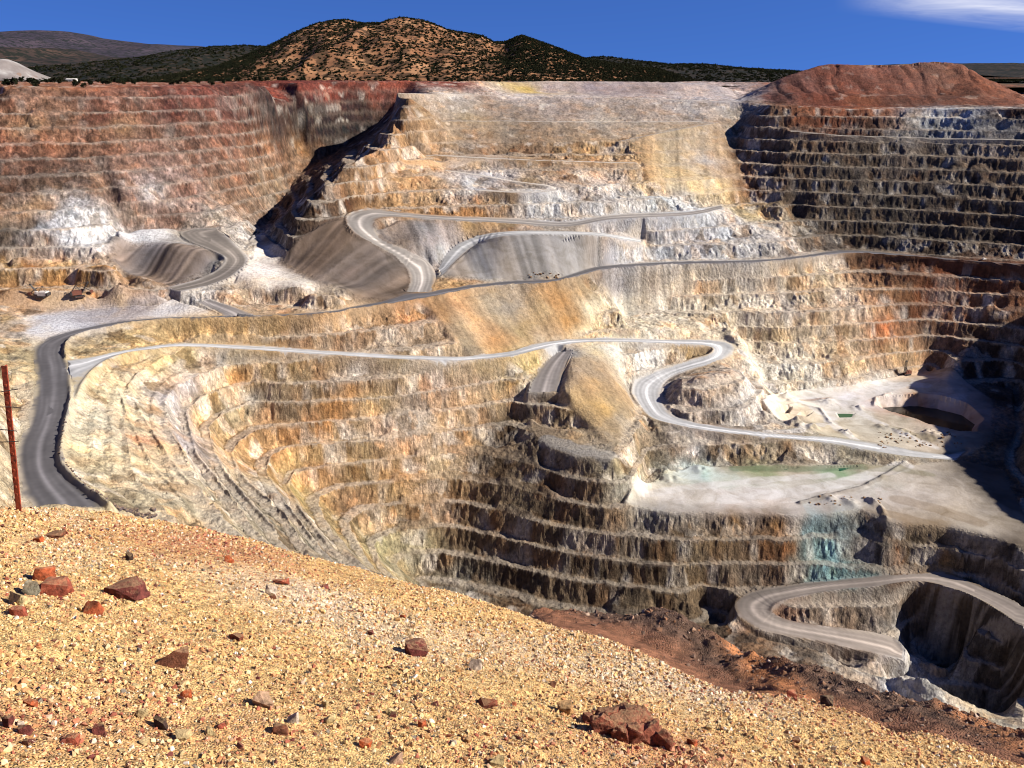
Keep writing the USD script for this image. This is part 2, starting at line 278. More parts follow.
# right wall of the pit, out of frame: it throws the shadow over the floor
xl((425,640,-326),(432,700,-324),(440,760,-322),(448,820,-318),(455,880,-312),(462,905,-306))
xl((515,600,-250),(522,680,-247),(530,760,-243),(540,840,-238),(556,900,-232))
xl((605,600,-185),(618,690,-180),(628,780,-178),(640,860,-178),(660,920,-182))
xl((720,600,-165),(730,690,-160),(740,780,-160),(770,860,-165),(790,960,-180))
xl((900,500,-120),(900,700,-90),(900,900,-90),(900,1100,-60),(900,1400,-40)); xl((640,1010,-205),(760,1000,-203)); xl((760,1150,-70),(800,1300,-40))
xl((380,560,-345),(440,540,-330),(520,520,-290),(640,480,-240)); xl((360,500,-372),(420,470,-350),(520,430,-300))

def dense(w, s=4.0):
    out = []
    for a, b in zip(w[:-1], w[1:]):
        n = max(1, int(np.linalg.norm(b - a) / s)); t = np.arange(n)[:, None] / n
        out.append(a + (b - a) * t)
    out.append(w[-1:]); return np.vstack(out)
PTS = np.vstack([dense(w) for w in LINES])
PTS = PTS[np.unique(np.round(PTS[:, :2] / 2.0), axis=0, return_index=True)[1]]
G = 4.0
GX, GY = np.arange(-1000, 1000.1, G), np.arange(40, 2000.1, G)
gx, gy = np.meshgrid(GX, GY)
tin = LinearNDInterpolator(PTS[:, :2], PTS[:, 2])
MAC = tin(gx, gy)
bad = np.isnan(MAC)
MAC[bad] = NearestNDInterpolator(PTS[:, :2], PTS[:, 2])(gx[bad], gy[bad])
MAC = gaussian_filter(MAC, 1.1)
def macro(x, y):
    return map_coordinates(MAC, [(np.asarray(y) - GY[0]) / G, (np.asarray(x) - GX[0]) / G], order=1, mode='nearest')
def hit(u, v):
    """Where the line of sight through a pixel of the photograph meets the surveyed ground."""
    d = ray(np.atleast_1d(u), np.atleast_1d(v)); Y = np.arange(60, 1990, 1.5)
    P = d[:, None, :] * (Y[None, :] / d[:, 1:2])[..., None]
    below = P[..., 2] < macro(P[..., 0], P[..., 1])
    k = np.where(below.any(1), below.argmax(1), len(Y) - 1)
    return P[np.arange(len(k)), k]
def area(pts):
    p = np.array(pts, float); return shapely.Polygon(hit(p[:, 0], p[:, 1])[:, :2]).buffer(0)

# ---------------------------------------------------------------- ground mesh: rays from the near rim outward, finest where the pit is
ang = np.radians(np.concatenate([np.arange(-62, -33, .6), np.arange(-33, 33, .063), np.arange(33, 76, .5)]))
rad = np.concatenate([np.arange(42, 376, 6.0), np.arange(376, 900, 1.35), np.arange(900, 1250, 1.65), np.arange(1250, 1900, 3.2)])
A, R = np.meshgrid(ang, rad)
X, Y = R * np.sin(A), R * np.cos(A)
ZM = macro(X, Y)
gz_y, gz_x = np.gradient(gaussian_filter(MAC, 1.5), G)
slope = map_coordinates(np.hypot(gz_x, gz_y), [(Y - GY[0]) / G, (X - GX[0]) / G], order=1, mode='nearest')
def inside(poly, soft=0.0):
    """1 inside the polygon, falling to 0 over soft metres outside."""
    x0, y0, x1, y1 = poly.bounds; out = np.zeros(X.shape)
    m = (X > x0 - soft) & (X < x1 + soft) & (Y > y0 - soft) & (Y < y1 + soft)
    if soft == 0:
        out[m] = shapely.contains_xy(poly, X[m], Y[m])
    else:
        d = shapely.distance(poly, shapely.points(X[m], Y[m])); out[m] = 1 - sstep(d, 0, soft)
    return out

# smooth (unbenched) ground: dumps with the direction they were tipped, pads, floors
DUMPS = [  # image outline, fall direction
    ([(283,262),(346,220),(366,242),(408,268),(408,296),(358,298),(320,281)], (-.45,-.9), .8, (122,108,98)),
    ([(117,238),(182,245),(222,258),(170,284),(115,260)], (-.35,-.94), .8, (140,129,125)),
    ([(440,276),(480,240),(512,236),(592,236),(598,262),(570,274),(512,280)], (.3,-.95), .6, (170,160,150)),
    ([(380,232),(400,222),(470,222),(512,226),(480,232),(440,260),(412,250)], (.4,-.9)),
    ([(425,302),(512,290),(580,282),(600,300),(570,336),(512,350),(470,352)], (.55,-.83), .55),
    ([(400,96),(512,98),(735,102),(725,120),(600,140),(512,142),(420,150)], (.1,-1), .25),
    ([(520,82),(717,85),(735,98),(505,94)], (.05,-1), .2),
    ([(640,135),(718,124),(735,150),(742,192),(690,192),(650,180)], (-.1,-1), .35),
    ([(600,268),(680,266),(690,275),(640,310),(612,300)], (.1,-1)),
    ([(577,349),(612,348),(630,400),(612,440),(565,390)], (.5,-.86), .3),
    ([(755,100),(790,74),(828,64),(950,61),(1013,95),(1040,106),(880,107)], (0,-1), .25),
    ([(880,256),(960,260),(945,300),(900,300)], (-.1,-1), .25),
]
FLAT = [[(627,503),(640,480),(690,468),(905,467),(960,462),(1000,470),(1040,560),(993,541),(948,528),(888,525),(863,509),(793,516),(762,513),(672,513)],
        [(765,402),(780,393),(850,387),(925,370),(990,400),(990,440),(965,455),(905,450),(868,442),(830,436),(800,428)],
        [(28,318),(60,308),(160,306),(172,300),(226,318),(120,322),(60,332),(35,345),(28,330)], [(250,262),(262,235),(290,262),(350,291),(250,287),(236,284)],
        [(531,420),(560,436),(612,456),(614,461),(575,457),(548,447)], [(527,394),(545,362),(572,347),(562,391)], [(67,362),(100,362),(84,384),(74,402)],
        [(120,231),(217,227),(225,235),(182,246),(120,237)], [(0,305),(0,297),(140,293),(165,300)], [(400,160),(470,155),(540,158),(470,162)]]
TINTS = []; across = np.zeros(X.shape); DW = np.zeros(X.shape); calm = np.zeros(X.shape)
for outline, d, *force in DUMPS:
    w = inside(area(outline), 10.0); c = X * -d[1] + Y * d[0]; c = c + (fb(X, Y, 60, 2, 45) - .5) * 4
    m = w > np.minimum(calm, .99); across[m] = c[m] + 1000 * len(outline); calm = np.maximum(calm, w * (.35 if force and force[0] == .25 else .6 if force and force[0] in (.2, .35) else 1)); DW = np.maximum(DW, w * (force[0] if force else .8))
    if len(force) > 1: TINTS.append((w, force[1]))
FW = np.zeros(X.shape)
for outline in FLAT:
    FW = np.maximum(FW, inside(area(outline), 5.0))
calm = np.maximum(calm, FW)
cream = area([(100,366),(80,384),(64,430),(62,460),(85,488),(120,510),(180,500),(160,455),(150,402),(180,358)])
CW = inside(cream, 15.0)
benched = sstep(slope, .22, .45) * (1 - calm) * (1 - .8 * CW)
red_wall = inside(area([(0,92),(100,92),(256,90),(390,96),(350,150),(262,235),(120,228),(0,250)]), 10)
edge = inside(shapely.Polygon([(-1000,1200),(-300,1260),(0,1275),(300,1400),(700,1350),(1000,1260),(1000,2100),(-1000,2100)]), 60.0)
benched *= 1 - .8 * edge
worn = fb(X, Y, 45, 3, 15); benched *= 1 - .7 * sstep(worn, .62, .72)          # stretches where a bench has slumped
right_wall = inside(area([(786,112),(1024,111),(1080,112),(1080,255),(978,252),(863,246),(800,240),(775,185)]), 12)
heap = inside(area(RED[1:-1] + [(1013,106),(775,106)]), 10)
benched *= 1 - .75 * heap
# uneven ground before the benches are cut: gives them their ragged, fluted edges
benched *= 1 - .15 * red_wall
benched *= 1 - .4 * red_wall * sstep(fb(X, Y, 60, 3, 19), .4, .6)
ridged = 1 - 2 * np.abs(n2(X, Y, 5.0, 13) - .5)
rough = (fb(X, Y, 60, 3, 5) - .5) * 5 + (fb(X, Y, 15, 2, 11) - .5) * 2.4 + (ridged - .5) * .8 + (n2(X, Y, 3.2, 3) - .5) * .9
ZW = ZM + rough * benched * (1 + .6 * red_wall)
STEP, BASE = 15.0, -205.0
t = (ZW - BASE) / STEP; k = np.floor(t); t = t - k
a = .32 + .22 * fb(X, Y, 35, 2, 17)
s = np.clip((t - a) / (1 - a), 0, 1)
prof = np.where(t < a, .05 * t / a, .05 + .95 * (s ** 1.35))
ZT = BASE + STEP * (k + prof)
Z = ZM + (ZT - ZM) * benched
t5 = (ZM + rough * .5) / 4.5; f5 = t5 - np.floor(t5); z5 = 4.5 * (np.floor(t5) + np.where(f5 < .45, .1 * f5 / .45, .1 + .9 * (f5 - .45) / .55)); Z += (z5 - ZM) * CW * .8 * (1 - calm)   # narrow old ledges of the cream slope
face = benched * (t > a)
Z += benched * face * ((fb(X, Y, 5, 2, 23) - .5) * 2.2 + (n2(X, Y, 2.7, 29) - .5) * 1.3) * sstep(t, a, a + .2) * (1 - sstep(t, .88, .99))
wild = (1 - calm)
Z += wild * ((fb(X, Y, 9, 3, 31) - .5) * 2.6 + (n2(X, Y, 2.8, 33) - .5) * .8 + (fb(X, Y, 60, 2, 37) - .5) * 4 * (1 - benched))
Z += DW * ((n2(across, across * 0, 5.0, 41) - .5) * 1.3 + (n2(across, across * 0, 14.0, 43) - .5) * 2.2)
hr = 1 - 2 * np.abs(n2(X + (n2(X, Y, 40, 39) - .5) * 30, Y * .3, 19, 38) - .5); Z -= heap * hr * 3.5 * sstep(Z, -47, -20) * (Y < 1515)
Z += FW * ((fb(X, Y, 14, 3, 47) - .5) * .8)
ARCS = ([(256,383),(230,386),(200,397),(187,412),(190,430),(197,455),(217,480),(240,507)], [(340,401),(280,403),(250,401),(222,415),(211,427),(215,455),(227,475),(252,505),(276,530)], [(330,423),(288,426),(256,431),(240,442),(232,455),(238,472),(256,490),(276,507),(301,535)],
        [(351,444),(290,447),(270,458),(268,475),(288,507),(312,538)], [(230,370),(207,374),(175,388),(166,402),(170,425),(182,450),(200,480),(226,515)], [(331,467),(295,472),(287,485),(302,512),(326,542)], [(120,392),(132,425),(150,460),(180,495),(200,515)], [(140,372),(128,385),(140,410),(158,440),(190,485)])
for ln in ARCS:
    P_ = hit(np.array(ln, float)[:, 0], np.array(ln, float)[:, 1]); ls = shapely.LineString(P_[:, :2]); x0, y0, x1, y1 = ls.bounds; m_ = (X > x0 - 8) & (X < x1 + 8) & (Y > y0 - 8) & (Y < y1 + 8)
    Z[m_] += 1.7 * np.exp(-(shapely.distance(ls, shapely.points(X[m_], Y[m_])) / 1.6) ** 2) * (.7 + .4 * n2(X[m_], Y[m_], 12, 95))
white = np.random.default_rng(55).uniform(-.5, .5, (2,) + X.shape)
wsm = gaussian_filter(white[0], .6) * 1.8; Z += wsm * (.22 + .75 * benched * sstep(t, a + .12, a + .3) * (1 - sstep(t, .85, .97))) * (1 - .85 * calm) * np.where(Y < 1300, 1, .6)
t7 = (ZM + rough) / 7.5; f7 = t7 - np.floor(t7); z7 = 7.5 * (np.floor(t7) + np.where(f7 < .4, .05 * f7 / .4, .05 + .95 * (f7 - .4) / .6)); Z += (z7 - ZM) * .5 * np.maximum(red_wall, .8 * inside(area([(400,97),(735,103),(740,190),(640,200),(420,160)]), 15)) * (1 - calm)
WATER = []
def carve(outline, depth, steep, level=None, nm=None, lab=None):
    global Z
    pg = area(outline); x0, y0, x1, y1 = pg.bounds; m_ = (X > x0) & (X < x1) & (Y > y0) & (Y < y1)
    inn = m_ & (shapely.contains_xy(pg, X, Y)); d_ = shapely.distance(pg.exterior, shapely.points(X[inn], Y[inn])); z0 = np.median(Z[inn]); n_ = (fb(X[inn], Y[inn], 9, 2, 91) - .5)
    Z[inn] = np.minimum(Z[inn], z0 - np.minimum(np.clip(d_ + n_ * 4, 0, None) * steep, depth) + n_ * 1.6)
    if level is not None: WATER.append((pg, z0 - level, nm, lab))
carve([(876,399),(893,396),(918,394),(940,396),(968,404),(985,418),(978,432),(960,432),(943,428),(928,425),(908,417),(888,411),(876,406)], 15, 1.3, 9, 'pond', 'dark water in the round sunken sump on the pit floor')
carve([(774,468),(786,466.8),(799,467.4),(797,469.6),(786,470.8),(775,470)], 1.9, .36, .62, 'pond', 'small green pond at the foot of the bank on the pit floor')
carve([(826,467),(842,466.2),(858,466),(856,468.4),(847,470.5),(840,472),(836,469),(827,468.4)], 1.9, .36, .62, 'pond', 'larger green pond at the foot of the bank on the pit floor')
carve([(835,412.5),(856,413),(853,418),(838,418.5)], 1.9, .36, .62, 'pond', 'small dark green pond left of the sunken sump')
carve([(775,411),(786,405),(795,407),(790,414)], 8, 1.6); carve([(797,415),(804,411),(815,411.5),(807,417)], 7, 1.6)
for u_, v_, hg, rd in ((784,398,5,9), (796,424,5,7), (812,428,4,6), (846,434,3.5,6), (764,412,6,8), (826,402,2.5,8), (858,408,2,6), (905,434,3,8), (930,436,3.5,9), (950,441,3,7), (884,428,2.5,7), (700,470,2.5,6), (668,478,4,9), (830,500,2.2,6), (850,503,2.5,6), (872,504,2.2,5)):
    P_ = hit(u_, v_)[0]; Z += hg * np.exp(-(((X - P_[0]) / rd) ** 2 + ((Y - P_[1]) / (rd * 1.3)) ** 2)) * (.4 + 1.2 * n2(X, Y, 4, 99))
for ln, hg in (([(905,463),(885,476),(862,488),(830,496),(800,503)], 1.6), ([(868,500),(880,508),(886,522)], 1.8), ([(762,398),(775,404),(800,404),(820,410),(832,424)], 1.5), ([(874,406),(876,399),(890,394)], 2.0)):
    P_ = hit(np.array(ln, float)[:, 0], np.array(ln, float)[:, 1]); ls = shapely.LineString(P_[:, :2]); x0, y0, x1, y1 = ls.bounds; m_ = (X > x0 - 8) & (X < x1 + 8) & (Y > y0 - 8) & (Y < y1 + 8)
    Z[m_] += hg * np.exp(-(shapely.distance(ls, shapely.points(X[m_], Y[m_])) / 2.2) ** 2) * (.5 + n2(X[m_], Y[m_], 5, 93))
# roads are graded into it; some carry a berm along the drop
cls = np.zeros(X.shape, np.int16); RW = np.zeros(X.shape); NAMES = ['pit_wall']
traction = np.zeros(X.shape)
def near_line(L, w):
    ls = shapely.LineString(L[:, :2]); x0, y0, x1, y1 = ls.bounds; out = np.full(X.shape, 1e9)
    m = (X > x0 - w) & (X < x1 + w) & (Y > y0 - w) & (Y < y1 + w)
    out[m] = shapely.distance(ls, shapely.points(X[m], Y[m])); return out
for name, parts in ROADS.items():
    NAMES.append(name)
    for ring, LA, LB, ba, bb in parts:
        poly = shapely.Polygon(ring[:, :2]).buffer(0)
        rt = LinearNDInterpolator(np.vstack([dense(LA), dense(LB)])[:, :2], np.vstack([dense(LA), dense(LB)])[:, 2])
        w = inside(poly, 5.0); m = w > 0
        zr = rt(X[m], Y[m]); nn = NearestNDInterpolator(np.vstack([dense(LA), dense(LB)])[:, :2], np.vstack([dense(LA), dense(LB)])[:, 2])
        zr = np.where(np.isnan(zr), nn(X[m], Y[m]), zr) + (fb(X[m], Y[m], 8, 2, 71) - .5) * .3
        Z[m] = Z[m] * (1 - w[m]) + zr * w[m]
        x0_, y0_, x1_, y1_ = poly.bounds; mb = (X > x0_ - 4) & (X < x1_ + 4) & (Y > y0_ - 4) & (Y < y1_ + 4)
        cls[mb] = np.where(shapely.contains_xy(poly, X[mb] + (n2(X[mb], Y[mb], 14, 81) - .5) * 4, Y[mb] + (n2(X[mb], Y[mb], 14, 83) - .5) * 4), len(NAMES) - 1, cls[mb]); RW = np.maximum(RW, w)
        da, db = near_line(LA, 40), near_line(LB, 40)
        tr = da / np.maximum(da + db, 1e-6); mm = inside(poly) > 0; traction[mm] = tr[mm]
        for L, hgt, dd in ((LA, ba, da), (LB, bb, db)):
            if hgt:
                Z += hgt * np.exp(-(dd / 1.9) ** 2) * (.75 + .5 * n2(X, Y, 7, 77))

# ---------------------------------------------------------------- colours of the rock, sampled place by place: image point, then tone as lit; right wall, hollow and spur set darker for their shade
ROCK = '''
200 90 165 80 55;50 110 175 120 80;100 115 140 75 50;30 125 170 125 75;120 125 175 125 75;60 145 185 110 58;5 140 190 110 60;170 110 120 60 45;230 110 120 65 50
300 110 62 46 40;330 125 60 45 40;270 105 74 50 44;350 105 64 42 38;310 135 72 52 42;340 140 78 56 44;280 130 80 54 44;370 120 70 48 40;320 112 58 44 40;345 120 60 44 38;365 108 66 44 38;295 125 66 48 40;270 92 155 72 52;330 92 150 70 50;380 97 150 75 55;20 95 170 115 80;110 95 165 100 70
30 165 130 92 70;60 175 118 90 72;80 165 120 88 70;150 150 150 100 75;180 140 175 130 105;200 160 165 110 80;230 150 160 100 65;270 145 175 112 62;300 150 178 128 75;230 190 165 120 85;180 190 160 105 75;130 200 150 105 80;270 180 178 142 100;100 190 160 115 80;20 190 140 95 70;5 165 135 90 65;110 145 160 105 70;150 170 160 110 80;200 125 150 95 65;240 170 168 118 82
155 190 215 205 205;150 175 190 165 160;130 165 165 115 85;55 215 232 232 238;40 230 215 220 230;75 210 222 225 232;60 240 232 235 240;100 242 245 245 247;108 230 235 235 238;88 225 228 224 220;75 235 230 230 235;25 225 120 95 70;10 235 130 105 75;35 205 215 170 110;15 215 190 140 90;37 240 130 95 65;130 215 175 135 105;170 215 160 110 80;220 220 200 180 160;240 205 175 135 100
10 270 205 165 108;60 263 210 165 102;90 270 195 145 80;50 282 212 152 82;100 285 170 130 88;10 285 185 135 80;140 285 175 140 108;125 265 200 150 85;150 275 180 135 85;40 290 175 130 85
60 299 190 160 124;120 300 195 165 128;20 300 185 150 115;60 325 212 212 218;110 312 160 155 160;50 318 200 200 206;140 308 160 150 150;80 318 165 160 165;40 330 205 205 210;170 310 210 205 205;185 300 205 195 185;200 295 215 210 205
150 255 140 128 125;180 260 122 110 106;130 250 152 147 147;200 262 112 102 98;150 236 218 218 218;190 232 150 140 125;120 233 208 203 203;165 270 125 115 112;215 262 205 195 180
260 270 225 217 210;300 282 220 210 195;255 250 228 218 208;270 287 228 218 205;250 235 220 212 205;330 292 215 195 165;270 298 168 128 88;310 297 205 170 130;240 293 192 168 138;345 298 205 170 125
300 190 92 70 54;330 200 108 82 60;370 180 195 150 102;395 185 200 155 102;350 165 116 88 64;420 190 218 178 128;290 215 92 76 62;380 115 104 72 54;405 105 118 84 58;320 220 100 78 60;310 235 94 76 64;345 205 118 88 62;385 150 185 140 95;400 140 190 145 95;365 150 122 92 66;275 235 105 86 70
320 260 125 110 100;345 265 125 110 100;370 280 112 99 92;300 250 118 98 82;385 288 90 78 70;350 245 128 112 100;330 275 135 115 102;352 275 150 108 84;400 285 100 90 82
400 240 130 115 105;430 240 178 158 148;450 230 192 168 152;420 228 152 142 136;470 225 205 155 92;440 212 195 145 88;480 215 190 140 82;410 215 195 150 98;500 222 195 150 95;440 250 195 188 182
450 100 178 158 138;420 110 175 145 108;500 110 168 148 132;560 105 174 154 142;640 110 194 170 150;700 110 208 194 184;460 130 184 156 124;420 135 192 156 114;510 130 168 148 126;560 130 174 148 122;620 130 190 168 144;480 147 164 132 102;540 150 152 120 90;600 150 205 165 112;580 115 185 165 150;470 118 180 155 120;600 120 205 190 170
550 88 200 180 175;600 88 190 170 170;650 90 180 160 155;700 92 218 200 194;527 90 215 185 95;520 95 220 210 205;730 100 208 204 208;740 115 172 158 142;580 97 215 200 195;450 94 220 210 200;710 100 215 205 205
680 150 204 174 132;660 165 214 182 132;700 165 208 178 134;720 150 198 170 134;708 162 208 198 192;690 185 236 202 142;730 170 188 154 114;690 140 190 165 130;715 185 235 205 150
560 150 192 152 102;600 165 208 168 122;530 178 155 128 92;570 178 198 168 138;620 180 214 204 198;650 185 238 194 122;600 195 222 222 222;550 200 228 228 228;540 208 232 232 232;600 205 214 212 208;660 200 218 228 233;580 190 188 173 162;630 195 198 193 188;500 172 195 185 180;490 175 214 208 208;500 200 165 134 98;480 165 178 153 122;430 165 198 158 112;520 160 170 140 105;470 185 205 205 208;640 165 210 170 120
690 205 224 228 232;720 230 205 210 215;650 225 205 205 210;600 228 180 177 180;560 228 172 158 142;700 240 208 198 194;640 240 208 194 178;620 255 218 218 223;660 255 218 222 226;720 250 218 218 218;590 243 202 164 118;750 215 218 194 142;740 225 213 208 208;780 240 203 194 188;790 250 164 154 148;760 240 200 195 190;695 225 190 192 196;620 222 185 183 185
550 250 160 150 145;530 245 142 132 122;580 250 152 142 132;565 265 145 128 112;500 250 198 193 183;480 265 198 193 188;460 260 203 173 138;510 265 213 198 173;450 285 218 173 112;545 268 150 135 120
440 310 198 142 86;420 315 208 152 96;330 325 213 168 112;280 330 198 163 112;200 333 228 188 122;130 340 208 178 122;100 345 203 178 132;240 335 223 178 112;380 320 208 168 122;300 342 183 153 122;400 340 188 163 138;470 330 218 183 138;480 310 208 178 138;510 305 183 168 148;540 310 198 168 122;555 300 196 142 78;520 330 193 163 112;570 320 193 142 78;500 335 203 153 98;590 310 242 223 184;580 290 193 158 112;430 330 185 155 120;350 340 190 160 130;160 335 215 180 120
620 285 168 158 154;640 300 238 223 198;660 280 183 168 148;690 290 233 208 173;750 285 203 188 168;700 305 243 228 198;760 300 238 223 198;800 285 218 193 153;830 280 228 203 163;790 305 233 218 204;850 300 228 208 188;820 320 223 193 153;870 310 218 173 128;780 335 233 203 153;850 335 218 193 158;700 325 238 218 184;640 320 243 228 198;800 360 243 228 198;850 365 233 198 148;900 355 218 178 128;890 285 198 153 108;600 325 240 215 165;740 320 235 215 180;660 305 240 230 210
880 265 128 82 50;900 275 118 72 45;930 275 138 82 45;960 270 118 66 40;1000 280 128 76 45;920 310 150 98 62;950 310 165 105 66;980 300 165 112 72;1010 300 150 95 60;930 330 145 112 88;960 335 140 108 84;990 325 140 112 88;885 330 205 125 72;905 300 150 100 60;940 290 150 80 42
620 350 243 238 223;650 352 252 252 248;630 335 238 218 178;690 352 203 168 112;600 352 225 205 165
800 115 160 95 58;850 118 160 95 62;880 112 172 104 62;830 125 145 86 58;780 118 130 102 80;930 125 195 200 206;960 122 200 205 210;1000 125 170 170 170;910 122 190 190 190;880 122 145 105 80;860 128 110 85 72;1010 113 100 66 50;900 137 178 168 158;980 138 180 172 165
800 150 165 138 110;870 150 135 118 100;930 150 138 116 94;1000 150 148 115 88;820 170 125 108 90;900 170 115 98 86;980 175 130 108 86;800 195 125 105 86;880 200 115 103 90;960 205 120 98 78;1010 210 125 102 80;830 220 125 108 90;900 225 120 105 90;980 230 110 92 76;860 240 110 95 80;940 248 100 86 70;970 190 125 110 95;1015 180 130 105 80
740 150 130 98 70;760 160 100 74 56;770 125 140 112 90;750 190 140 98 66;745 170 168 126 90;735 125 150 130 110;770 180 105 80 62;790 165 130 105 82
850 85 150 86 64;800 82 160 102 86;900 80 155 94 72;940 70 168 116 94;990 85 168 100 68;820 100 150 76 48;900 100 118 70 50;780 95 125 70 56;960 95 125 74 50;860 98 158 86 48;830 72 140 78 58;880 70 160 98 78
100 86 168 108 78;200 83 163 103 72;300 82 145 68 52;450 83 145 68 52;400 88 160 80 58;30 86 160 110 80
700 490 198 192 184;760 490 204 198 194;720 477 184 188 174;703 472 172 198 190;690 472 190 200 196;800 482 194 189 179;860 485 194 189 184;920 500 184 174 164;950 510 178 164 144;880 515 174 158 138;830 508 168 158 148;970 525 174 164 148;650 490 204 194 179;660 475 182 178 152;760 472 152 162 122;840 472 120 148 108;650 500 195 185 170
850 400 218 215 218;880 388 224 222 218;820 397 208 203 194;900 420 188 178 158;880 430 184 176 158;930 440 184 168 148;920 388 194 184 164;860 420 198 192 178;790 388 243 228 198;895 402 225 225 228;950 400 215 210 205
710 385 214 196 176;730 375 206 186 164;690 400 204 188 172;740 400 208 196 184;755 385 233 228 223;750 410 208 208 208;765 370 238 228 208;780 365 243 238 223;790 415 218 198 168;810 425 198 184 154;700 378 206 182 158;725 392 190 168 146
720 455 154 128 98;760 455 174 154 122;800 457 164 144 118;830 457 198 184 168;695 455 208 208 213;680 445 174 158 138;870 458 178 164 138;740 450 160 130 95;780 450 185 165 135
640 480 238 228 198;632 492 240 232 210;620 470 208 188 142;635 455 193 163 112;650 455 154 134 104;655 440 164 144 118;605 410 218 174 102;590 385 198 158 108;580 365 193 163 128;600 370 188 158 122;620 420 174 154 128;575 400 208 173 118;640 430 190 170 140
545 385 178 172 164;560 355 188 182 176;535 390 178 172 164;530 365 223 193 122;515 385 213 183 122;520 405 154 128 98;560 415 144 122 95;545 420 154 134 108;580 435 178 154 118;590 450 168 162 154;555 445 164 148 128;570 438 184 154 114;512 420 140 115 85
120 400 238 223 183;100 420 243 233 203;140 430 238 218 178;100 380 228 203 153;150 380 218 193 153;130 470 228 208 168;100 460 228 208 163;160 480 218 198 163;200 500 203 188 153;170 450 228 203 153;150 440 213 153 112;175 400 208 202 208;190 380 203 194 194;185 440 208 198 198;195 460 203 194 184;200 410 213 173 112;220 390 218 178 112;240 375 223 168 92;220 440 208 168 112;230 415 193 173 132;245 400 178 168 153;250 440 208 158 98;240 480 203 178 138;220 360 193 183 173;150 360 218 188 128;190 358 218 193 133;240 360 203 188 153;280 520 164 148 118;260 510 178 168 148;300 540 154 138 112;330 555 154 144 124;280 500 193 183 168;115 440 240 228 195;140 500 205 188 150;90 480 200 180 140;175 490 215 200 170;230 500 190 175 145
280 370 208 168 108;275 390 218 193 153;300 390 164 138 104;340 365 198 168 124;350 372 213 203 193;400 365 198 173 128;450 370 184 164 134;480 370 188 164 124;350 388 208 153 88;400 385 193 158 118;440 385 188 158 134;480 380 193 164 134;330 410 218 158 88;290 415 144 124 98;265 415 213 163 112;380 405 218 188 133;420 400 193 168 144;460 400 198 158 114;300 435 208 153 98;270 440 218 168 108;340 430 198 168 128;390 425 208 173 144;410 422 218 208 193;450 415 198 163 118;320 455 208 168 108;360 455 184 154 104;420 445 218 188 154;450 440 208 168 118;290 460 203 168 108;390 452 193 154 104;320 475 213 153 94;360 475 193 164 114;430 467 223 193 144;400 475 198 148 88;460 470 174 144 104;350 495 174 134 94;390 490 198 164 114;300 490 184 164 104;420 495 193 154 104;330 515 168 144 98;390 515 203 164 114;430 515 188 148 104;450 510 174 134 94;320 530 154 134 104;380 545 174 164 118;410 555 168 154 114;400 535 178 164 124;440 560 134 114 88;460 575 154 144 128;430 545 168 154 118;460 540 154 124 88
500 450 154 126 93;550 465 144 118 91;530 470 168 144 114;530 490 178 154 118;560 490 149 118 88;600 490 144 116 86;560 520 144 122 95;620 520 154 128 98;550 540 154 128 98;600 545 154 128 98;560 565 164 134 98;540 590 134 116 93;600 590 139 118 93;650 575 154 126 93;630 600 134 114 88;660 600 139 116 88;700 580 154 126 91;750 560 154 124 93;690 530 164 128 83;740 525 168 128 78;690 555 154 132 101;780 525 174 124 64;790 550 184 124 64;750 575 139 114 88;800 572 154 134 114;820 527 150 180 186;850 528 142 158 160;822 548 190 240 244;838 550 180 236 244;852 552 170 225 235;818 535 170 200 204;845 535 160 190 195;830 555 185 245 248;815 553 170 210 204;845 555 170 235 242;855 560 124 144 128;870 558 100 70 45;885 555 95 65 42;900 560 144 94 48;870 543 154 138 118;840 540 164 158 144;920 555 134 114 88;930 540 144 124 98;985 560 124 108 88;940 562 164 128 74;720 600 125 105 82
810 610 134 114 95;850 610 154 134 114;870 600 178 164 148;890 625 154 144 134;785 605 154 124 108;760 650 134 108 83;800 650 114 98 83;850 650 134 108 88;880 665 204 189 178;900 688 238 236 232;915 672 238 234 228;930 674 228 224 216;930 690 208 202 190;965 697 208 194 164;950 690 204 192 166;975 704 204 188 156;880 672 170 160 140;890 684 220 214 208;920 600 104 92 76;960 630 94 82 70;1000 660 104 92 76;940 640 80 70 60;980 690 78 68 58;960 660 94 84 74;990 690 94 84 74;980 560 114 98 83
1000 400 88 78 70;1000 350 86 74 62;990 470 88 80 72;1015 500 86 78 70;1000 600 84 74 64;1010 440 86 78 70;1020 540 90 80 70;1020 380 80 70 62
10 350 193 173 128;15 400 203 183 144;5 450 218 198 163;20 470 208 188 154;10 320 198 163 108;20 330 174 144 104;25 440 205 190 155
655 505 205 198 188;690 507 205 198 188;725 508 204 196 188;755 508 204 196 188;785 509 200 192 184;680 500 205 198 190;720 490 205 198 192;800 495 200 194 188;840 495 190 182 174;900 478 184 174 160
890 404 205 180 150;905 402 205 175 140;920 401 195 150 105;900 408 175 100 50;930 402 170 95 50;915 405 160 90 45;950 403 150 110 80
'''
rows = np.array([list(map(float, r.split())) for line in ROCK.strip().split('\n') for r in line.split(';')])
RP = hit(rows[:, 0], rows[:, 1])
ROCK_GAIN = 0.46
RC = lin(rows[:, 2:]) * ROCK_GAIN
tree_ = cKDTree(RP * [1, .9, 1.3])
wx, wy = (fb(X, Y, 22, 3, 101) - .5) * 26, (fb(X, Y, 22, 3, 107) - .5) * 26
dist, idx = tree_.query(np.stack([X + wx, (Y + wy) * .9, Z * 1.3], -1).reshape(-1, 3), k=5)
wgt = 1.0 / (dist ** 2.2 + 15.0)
COL = ((RC[idx] * wgt[..., None]).sum(1) / wgt.sum(1)[:, None]).reshape(*X.shape, 3)
